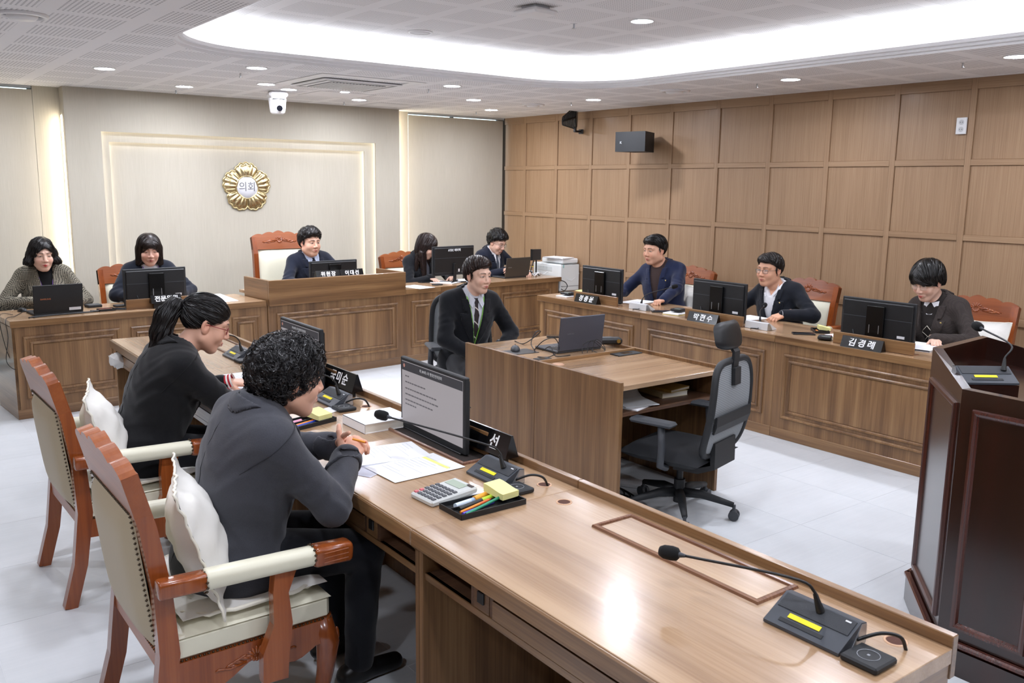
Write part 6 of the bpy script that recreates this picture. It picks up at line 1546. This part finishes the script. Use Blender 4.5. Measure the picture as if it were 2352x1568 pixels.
    if top.get('seam'):
        MB().tube([back(.003*math.sin(k), L-.03-k*(L+.06)/20, off=.0012) for k in range(20)], .0016, 5).build('back_seam', top['seam'], r)
        for sx in (-1, 1):
            c_ = np.array(sh[0 if sx < 0 else 1]); ax = np.array((el[0 if sx < 0 else 1]-sh[0 if sx < 0 else 1]).normalized()); e1 = np.cross(ax, [0, 1, 0.]); e1 /= np.linalg.norm(e1); e2 = np.cross(ax, e1); Pn = []
            for k in range(26):
                a = 2*PI*k/26; dv = e1*math.cos(a)+e2*math.sin(a); rr = np.linspace(.16, .02, 57); pts = (c_-ax*.005+rr[:, None]*dv).astype(f4); d = jraw(pts); q = int(np.argmax(d < 0)); Pn.append(Vector(c_-ax*.005+(rr[q]+.0022)*dv))
            MB().tube(Pn, .0016, 5, closed=True).build('sleeve_seam', top['seam'], r)
    ctx = dict(r=r, K=K, Hr=Hr*HS, front=front, tl=tl, L=L, W=W_, el=el, shirt=shirt, jraw=jraw, loc=loc)
    if hp.get('glasses'): glasses(ctx, hp)
    if extras: extras(ctx)
    return ctx
def glasses(c, hp):
    w = hp.get('w', 1); g_ = hp['glasses']; mb = MB(); M = Matrix.Translation(c['K']) @ c['Hr'].to_4x4(); mb.M = M; rx, rz_ = g_.get('size', (.024, .017)); th = g_.get('th', .0012); y0 = .094; z0 = .002
    for s in (-1, 1):
        ring_ = []
        for k in range(24):
            a = 2*PI*k/24; x = math.copysign(abs(math.cos(a))**.8, math.cos(a)); z = math.copysign(abs(math.sin(a))**.8, math.sin(a)); ring_.append((s*.0325*w+x*rx, y0-.006*abs(x*rx+s*.0325)/.05*abs(s), z0+z*rz_))
        mb.tube(ring_, th, 6, closed=True); mb.tube([(s*(.0325*w+rx), y0-.006, z0+.006), (s*(.072*w+.003), y0-.02, z0+.008), (s*(.082*w), .0, z0+.006), (s*.080*w, -.02, z0-.008)], th*1.1, 6)
    mb.tube([(-.0325*w+rx, y0-.002, z0+.003), (0, y0+.004, z0+.006), (.0325*w-rx, y0-.002, z0+.003)], th, 6)
    o = mb.build('glasses', plain('glasses '+g_['col'], g_['col'], .3, .3), c['r'])
    lm = MB(); lm.M = M
    for s in (-1, 1): lm.box((s*.0325*w, y0-.004, z0), (rx*1.7, .001, rz_*1.7))
    t = MATS.get('spectacle lens')
    if t is None:
        nt = NT('spectacle lens'); nt.set(Base_Color=(1, 1, 1, 1), Roughness=.0, Alpha=.10); MATS['spectacle lens'] = t = nt.m
    lm.build('lens', t, o)
# ------------------------------------------------------------------ the eleven people
navy = cloth('navy suit cloth', '#161b2a'); navy2 = cloth('blue navy blazer', '#1b2440'); blackc = cloth('black wool coat', '#0b0b0e'); greyc = cloth('charcoal grey suit', '#3c3d43', .1, .3)
blacks = cloth('black suit', '#111318'); wht = cloth('white shirt cotton', '#e8e9ee', .03, .15); lblue = cloth('light blue shirt', '#c3cfe6', .03, .15); gshirt = cloth('pale grey shirt', '#c9cdd6', .04, .15)
brownk = cloth('brown knit', '#3a2c2a', .1, .4, 400); blackk = cloth('black knit', '#0d0d10', .1, .4, 400); darkn = cloth('dark navy jacket', '#171c28')
tw1 = tweed('black and cream tweed', '#15120e', '#928b7a', 130, .75, .60); tw2 = tweed('brown check tweed', '#2b2523', '#3b3330', 140, .3, .55)
tiem = cloth('dark tie', '#1a1a26'); 
def striped_tie():
    t = NT('striped tie'); v = t.coords((1, 1, 1), (0, .75, 0), rand=False); sp = t.n('SeparateXYZ'); t.l(v, sp.inputs[0]); f = t.math('FRACT', t.math('MULTIPLY', sp.outputs[2], 13.0))
    t.l(t.ramp(f, [(.86, C('#241a1e')), (.88, C('#cfc6bf')), (.95, C('#cfc6bf')), (.97, C('#241a1e'))], 'LINEAR'), t.b.inputs['Base Color']); t.set(Roughness=.7); return t.m
tieb = striped_tie()

g = 'people sitting in the chamber'
SK, SKF, SKR = '#d3a38a', '#e3bba6', '#c98f77'
person('woman in black and cream tweed jacket with purple lanyard behind the black laptop', (1.31, 8.22), -PI/2, (1.31, 8.17, .56), (1.30, 8.10, 1.025), (1.285, 8.02, 1.145), (-.12, 0, .05),
       [(1.44, 7.80, .775), (1.17, 7.90, .785)], dict(kind='bob', col='#14100f', wide=.016, wave=.45, wf=75., len=.09, fringe=(.05, .070), part=-.015, n=1700, curl=.004), dict(skin=SKF, lipc='#b5222f', w=.97, eye=.6, hair='#241a17', hand=.88, lip=1.15),
       dict(kind='jacket', mat=tw1, v=(.10, .055), inner=blackk, innername='turtleneck', collar=.045, lapel=False, lanyard='#6b3fa0', llen=.30, buttons=3, bx=.02, bust=1, cuffmat=tw1, cuff=-.01), sw=.95, res=1.15, group=g,
       poles=[(-.7, -.2, -.6), (.9, -.35, -.5)], hands=[None, dict(curl=.45)])
person('woman with a fringe in a navy jacket and purple lanyard behind a monitor', (2.12, 8.20), -PI/2, (2.13, 8.15, .56), (2.12, 8.07, 1.03), (2.11, 7.99, 1.16), (-.20, 0, -.12),
       [(2.27, 7.78, .775), (1.98, 7.78, .775)], dict(kind='mid', col='#221815', wide=.004, wave=.2, len=.11, bangs=1, fringe=(.05, .05), part=0, n=1500), dict(skin='#dcae9a', lipc='#b0655c', eye=.4, w=1.02, hand=.88, blush='#d48672'),
       dict(kind='jacket', mat=darkn, v=(.16, .07), inner=wht, innername='white top', collar=.004, lanyard='#6b3fa0', llen=.20, bust=1), res=1.15, group=g, poles=[(-.9, -.1, -.5), (.9, -.1, -.5)])
person('man in a navy suit, light blue shirt and dark tie in the chairman seat', (3.68, 8.22), -PI/2, (3.68, 8.20, .60), (3.66, 8.15, 1.045), (3.645, 8.09, 1.175), (-.05, 0, .14),
       [(3.85, 7.80, .80), (3.50, 7.80, .80)], dict(kind='short', col='#151211', vol=2.1, wave=.6, wf=70., len=.06, curl=.006, cf=70., off=.006, fringe=(.058, .05), fwd=.4, n=1400, burn=1), dict(skin='#dcae95', w=1.02, jaw=1.12, fat=.7, eye=.9, brow=1.25, neck=1.15),
       dict(kind='jacket', mat=navy, v=(.12, .07), inner=lblue, points=1, tie=tiem), fat=1.1, sw=1.06, res=1.1, group=g, poles=[(-.9, -.2, -.5), (.9, -.2, -.5)])
person('long-haired woman in black bending over papers beside the large monitor', (5.00, 8.36), -PI/2+.12, (5.00, 8.33, .55), (4.98, 8.24, .98), (4.995, 8.13, 1.095), (-.45, 0, .55),
       [(5.18, 7.93, .775), (4.95, 7.97, .77)], dict(kind='long', col='#241714', wide=.002, wave=.06, len=.13, fringe=(.056, .05), part=.0, n=1500), dict(skin=SKF, w=.95, lipc='#c2535a', eye=.15, hand=.86),
       dict(kind='jacket', mat=blacks, v=(.12, .06), inner=cloth('grey blouse', '#6a6c75'), collar=.004, bust=1), sw=.9, fat=.92, res=1.15, group=g, poles=[(-.8, -.3, -.5), (.8, -.3, -.6)], hands=[None, dict(curl=.12, dir=(.15, 1, -.12))])
def penhold(c):
    a = c['W'][1]+Vector((-.02, .07, -.02)); MB().cyl(a+Vector((0, .03, -.035)), a+Vector((-.01, -.06, .07)), .0035, seg=8).build('pen', plain('blue pen', '#2e4f8f', .4), c['r'])
person('curly-haired young man with glasses writing behind the corner laptop', (5.98, 8.40), -PI/2+.15, (5.98, 8.36, .55), (5.97, 8.30, 1.0), (5.985, 8.21, 1.105), (-.40, 0, .12),
       [(6.20, 7.95, .775), (5.93, 7.99, .80)], dict(kind='short', col='#100e0e', vol=2.0, wave=.8, wf=85., len=.05, curl=.006, cf=80., fringe=(.066, .028), fwd=.7, n=1500, sw=.003, off=.008), dict(skin='#e2b8a3', w=.96, eye=.15, glasses=dict(col='#5b5049', size=(.022, .018))),
       dict(kind='jacket', mat=navy, v=(.12, .06), inner=wht, points=1, tie=cloth('grey tie', '#555a66')), sw=.98, res=1.15, group=g, poles=[(-.8, -.3, -.5), (.8, -.3, -.6)], hands=[None, dict(curl=.75, dir=(.35, .9, .15), up=(-.8, 0, .6))], extras=penhold)
person('young man in a dark suit with a green lanyard at the staff desk', (3.46, 5.16), -PI/2-.14, (3.47, 5.15, .53), (3.485, 5.08, .995), (3.50, 5.02, 1.13), (-.06, 0, .26),
       [(3.60, 4.90, .60), (3.37, 4.86, .60)], dict(kind='short', col='#26150f', vol=1.5, wave=.15, len=.08, fringe=(.064, .036), fwd=.9, part=-.015, n=1600, burn=1), dict(skin='#e4bca6', w=.95, jaw=.92, hs=1.0, eye=.9, lipc='#b86a62', neck=1.0),
       dict(kind='jacket', mat=blacks, v=(.10, .072), inner=gshirt, points=1, tie=tieb, lanyard='#7fbf4b', llen=.33), sw=1.05, res=.95, group=g, poles=[(-1., -.35, -.3), (1., -.45, -.3)])
person('man in a navy blazer over a brown jumper at the right-hand desk', (6.13, 5.70), PI+.2, (6.13, 5.70, .56), (6.08, 5.74, 1.035), (6.005, 5.765, 1.175), (-.10, 0, -.22),
       [(5.72, 5.36, .775), (5.72, 5.98, .72)], dict(kind='short', col='#0e0c0c', vol=1.35, wave=.1, len=.08, fringe=(.054, .056), fwd=-.8, n=1400, burn=1), dict(skin='#d9a88d', w=1.05, jaw=1.15, fat=1.0, eye=.85, brow=1.2, neck=1.2),
       dict(kind='jacket', mat=navy2, v=(.06, .075), inner=brownk, innername='jumper', collar=.012, pin=-.11, cuffmat=brownk), fat=1.22, sw=1.12, res=1.0, group=g, poles=[(-.9, -.3, -.5), (.8, -.5, -.5)], hands=[dict(curl=.95, dir=(.1, 1, -.1)), None])
person('man with glasses in a dark suit and white open shirt at the right-hand desk', (6.13, 4.40), PI, (6.13, 4.40, .53), (6.08, 4.44, .97), (6.005, 4.475, 1.098), (-.04, 0, -.02),
       [(5.82, 4.18, .785), (5.75, 4.66, .76)], dict(kind='short', col='#231f1e', vol=1.1, wave=.1, len=.07, fringe=(.056, .052), fwd=.4, part=.03, n=1400, burn=1), dict(skin='#d8a588', w=1.02, jaw=1.08, fat=.5, eye=.8, glasses=dict(col='#23232a', size=(.023, .0155)), neck=1.12),
       dict(kind='jacket', mat=cloth('blue black suit', '#12161f'), v=(.08, .082), inner=wht, points=1, openneck=1, pin=-.10, cuff=.02), fat=1.15, sw=1.05, res=1.0, group=g, poles=[(-.8, -.4, -.4), (.8, -.3, -.5)], hands=[dict(curl=.5, dir=(.25, .9, -.25), up=(-.3, 0, 1)), None])
def white_collar(c):
    mb = MB(); tl, L = c['tl'], c['L']
    ringp = [tl(.058*math.sin(a), -.004+.055*math.cos(a), L+.022-.02*math.cos(a)) for a in [2*PI*k/24 for k in range(24)]]
    mb.tube(ringp, .012, 8, closed=True)
    for s in (-1, 1):
        a, b, d = tl(s*.008, .068, L+.004), tl(s*.052, .052, L+.014), tl(s*.058, .088, L-.062)
        o = Vector((0, .006, 0)); mb.add([a, b, d, a+o, b+o, d+o], [(0, 1, 2), (5, 4, 3), (0, 3, 4, 1), (1, 4, 5, 2), (2, 5, 3, 0)])
    v_ = [c['front'](x, L+z, c['shirt'], .003) for x, z in ((-.05, -.01), (.05, -.01), (.02, -.07), (-.02, -.07))]; mb.add(v_, [(0, 3, 2, 1)])
    mb.build('shirt_collar', wht, c['r'])
def argyle(c):
    wmat = plain('cream argyle lines', '#d9d3c4', .9)
    mb = MB(); dm = MB()
    for i in range(3):
        z0 = c['L']*.60-.075*i
        for s in (-1, 1):
            mb.tube([c['front'](x, z0+s*(.04-abs(x)*1.05), c['shirt'], .003) for x in (-.036, -.018, 0, .018, .036)], .0022, 6)
    mb.build('argyle_lines', wmat, c['r'])
    MB().sphere(c['K']+c['Hr'] @ Vector((.085, -.004, -.036)), .005, 8, 6).build('earring', plain('pearl', '#efe9df', .2), c['r'])
person('woman with short black hair and glasses in a brown check jacket', (6.10, 3.05), PI-.08, (6.12, 3.05, .55), (6.04, 3.09, 1.0), (5.95, 3.125, 1.135), (-.40, 0, -.02),
       [(5.76, 2.94, .775), (5.72, 3.16, .775)], dict(kind='bowl', col='#0c0a0a', vol=2.0, wave=.06, len=.09, fringe=(.07, .026), part=.02, n=1700, bangs=1), dict(skin=SKF, w=1.0, lipc='#bf5f5c', eye=.15, hand=.87, glasses=dict(col='#a08c72', size=(.024, .018), th=.0009)),
       dict(kind='jacket', mat=tw2, v=(.08, .075), inner=cloth('dark argyle vest', '#221d1b'), innername='vest', collar=.008, pin=-.10, bust=1, cuffmat=tw2), sw=.96, fat=1.03, res=1.0, group=g, poles=[(-.9, -.3, -.6), (.8, -.3, -.5)], hands=[dict(curl=.4, dir=(-.6, .7, -.1)), None], extras=lambda c: (argyle(c), white_collar(c)))

def hairtie(c):
    M = Matrix.Translation(c['K']) @ c['Hr'].to_4x4(); mb = MB(); mb.M = M
    mb.tube([(.021*math.cos(a), -.118, .043+.021*math.sin(a)) for a in [2*PI*k/16 for k in range(16)]], .006, 6, closed=True); mb.build('hair_tie', plain('black band', '#0a0a0c', .8), c['r'])
def striped(c):
    for i in (0, 1):
        d = (c['W'][i]-c['el'][i]).normalized()
        for k in range(6): MB().cyl(c['W'][i]+d*(-.022+k*.009), c['W'][i]+d*(-.022+k*.009+.0088), .0375, .0375, seg=20, caps=False).build('knit_cuff_stripe', plain('red knit', '#b3202c', .9) if k % 2 == 0 else plain('white knit', '#eee6e2', .9), c['r'])
    hairtie(c)
person('ponytailed woman with red glasses in a black coat leaning over the near desk', (1.02, 4.08), 0.0, (1.00, 4.08, .56), (1.175, 4.06, .985), (1.30, 4.05, 1.105), (-.38, .0, -.22),
       [(1.44, 4.20, .785), (1.52, 3.98, .785)], dict(kind='pony', col='#0f0c0c', vol=.5, wave=.05, len=.10, fringe=(.05, .058), n=2200, sw=.002), dict(skin='#dfae96', w=1.0, fat=.4, lipc='#b85c58', eye=.15, hand=.88, glasses=dict(col='#8d1f2c', size=(.024, .016), th=.0014)),
       dict(kind='coat', mat=blackc, v=(.14, .05), inner=cloth('dark inner', '#101014'), collar=.02, inf=.026, arm=(.068, .060, .050), skirt=1, sleeve=.86, cuff=-.08, fold=1.4, seam=cloth('black seam', '#050506')), fat=1.12, sw=1.04, res=.9, group=g, poles=[(-.5, -.2, -.7), (.6, -.3, -.5)],
       hands=[dict(curl=.45, dir=(.35, 1, -.1), up=(.2, 0, 1)), dict(curl=.5)], extras=striped)
def hold_pencil(c):
    pass
person('woman with curly black hair in a charcoal suit with clasped hands at the near desk', (.94, 2.74), 0.0, (.93, 2.74, .56), (1.03, 2.70, 1.01), (1.125, 2.69, 1.12), (-.12, 0, -.12),
       [(1.33, 2.79, .835), (1.315, 2.665, .825)], dict(kind='perm', col='#121012', vol=.9, wave=1.1, wf=95., len=.045, curl=.0065, cf=95., fringe=(.062, .04), n=4200, sw=.0024, off=.011), dict(skin='#d9aa92', w=1.0, fat=.4, jaw=1.02, eye=.4, hand=.95, handc='#dca78e', neck=1.05),
       dict(kind='jacket', mat=greyc, v=(.16, .05), inner=blackk, innername='black top', collar=.02, inf=.026, arm=(.068, .060, .047), hem=-.16, skirt=1, cuffmat=blackk, cuff=.012, sleeve=.93, fold=1.15, seam=cloth('grey seam', '#232429')), fat=1.12, sw=1.04, res=.85, group=g, poles=[(-.9, -.2, -.45), (.75, -.25, -.75)],
       hands=[dict(curl=[.55, .6, .65, .7], dir=(.62, .78, .25), up=(-.35, .2, .9), spread=.10, thumb=(.75, .5, .2)), dict(curl=[.5, .62, .7, .75], dir=(-.62, .78, .30), up=(.55, .2, .8), spread=.10, thumb=(.7, .6, .3))])
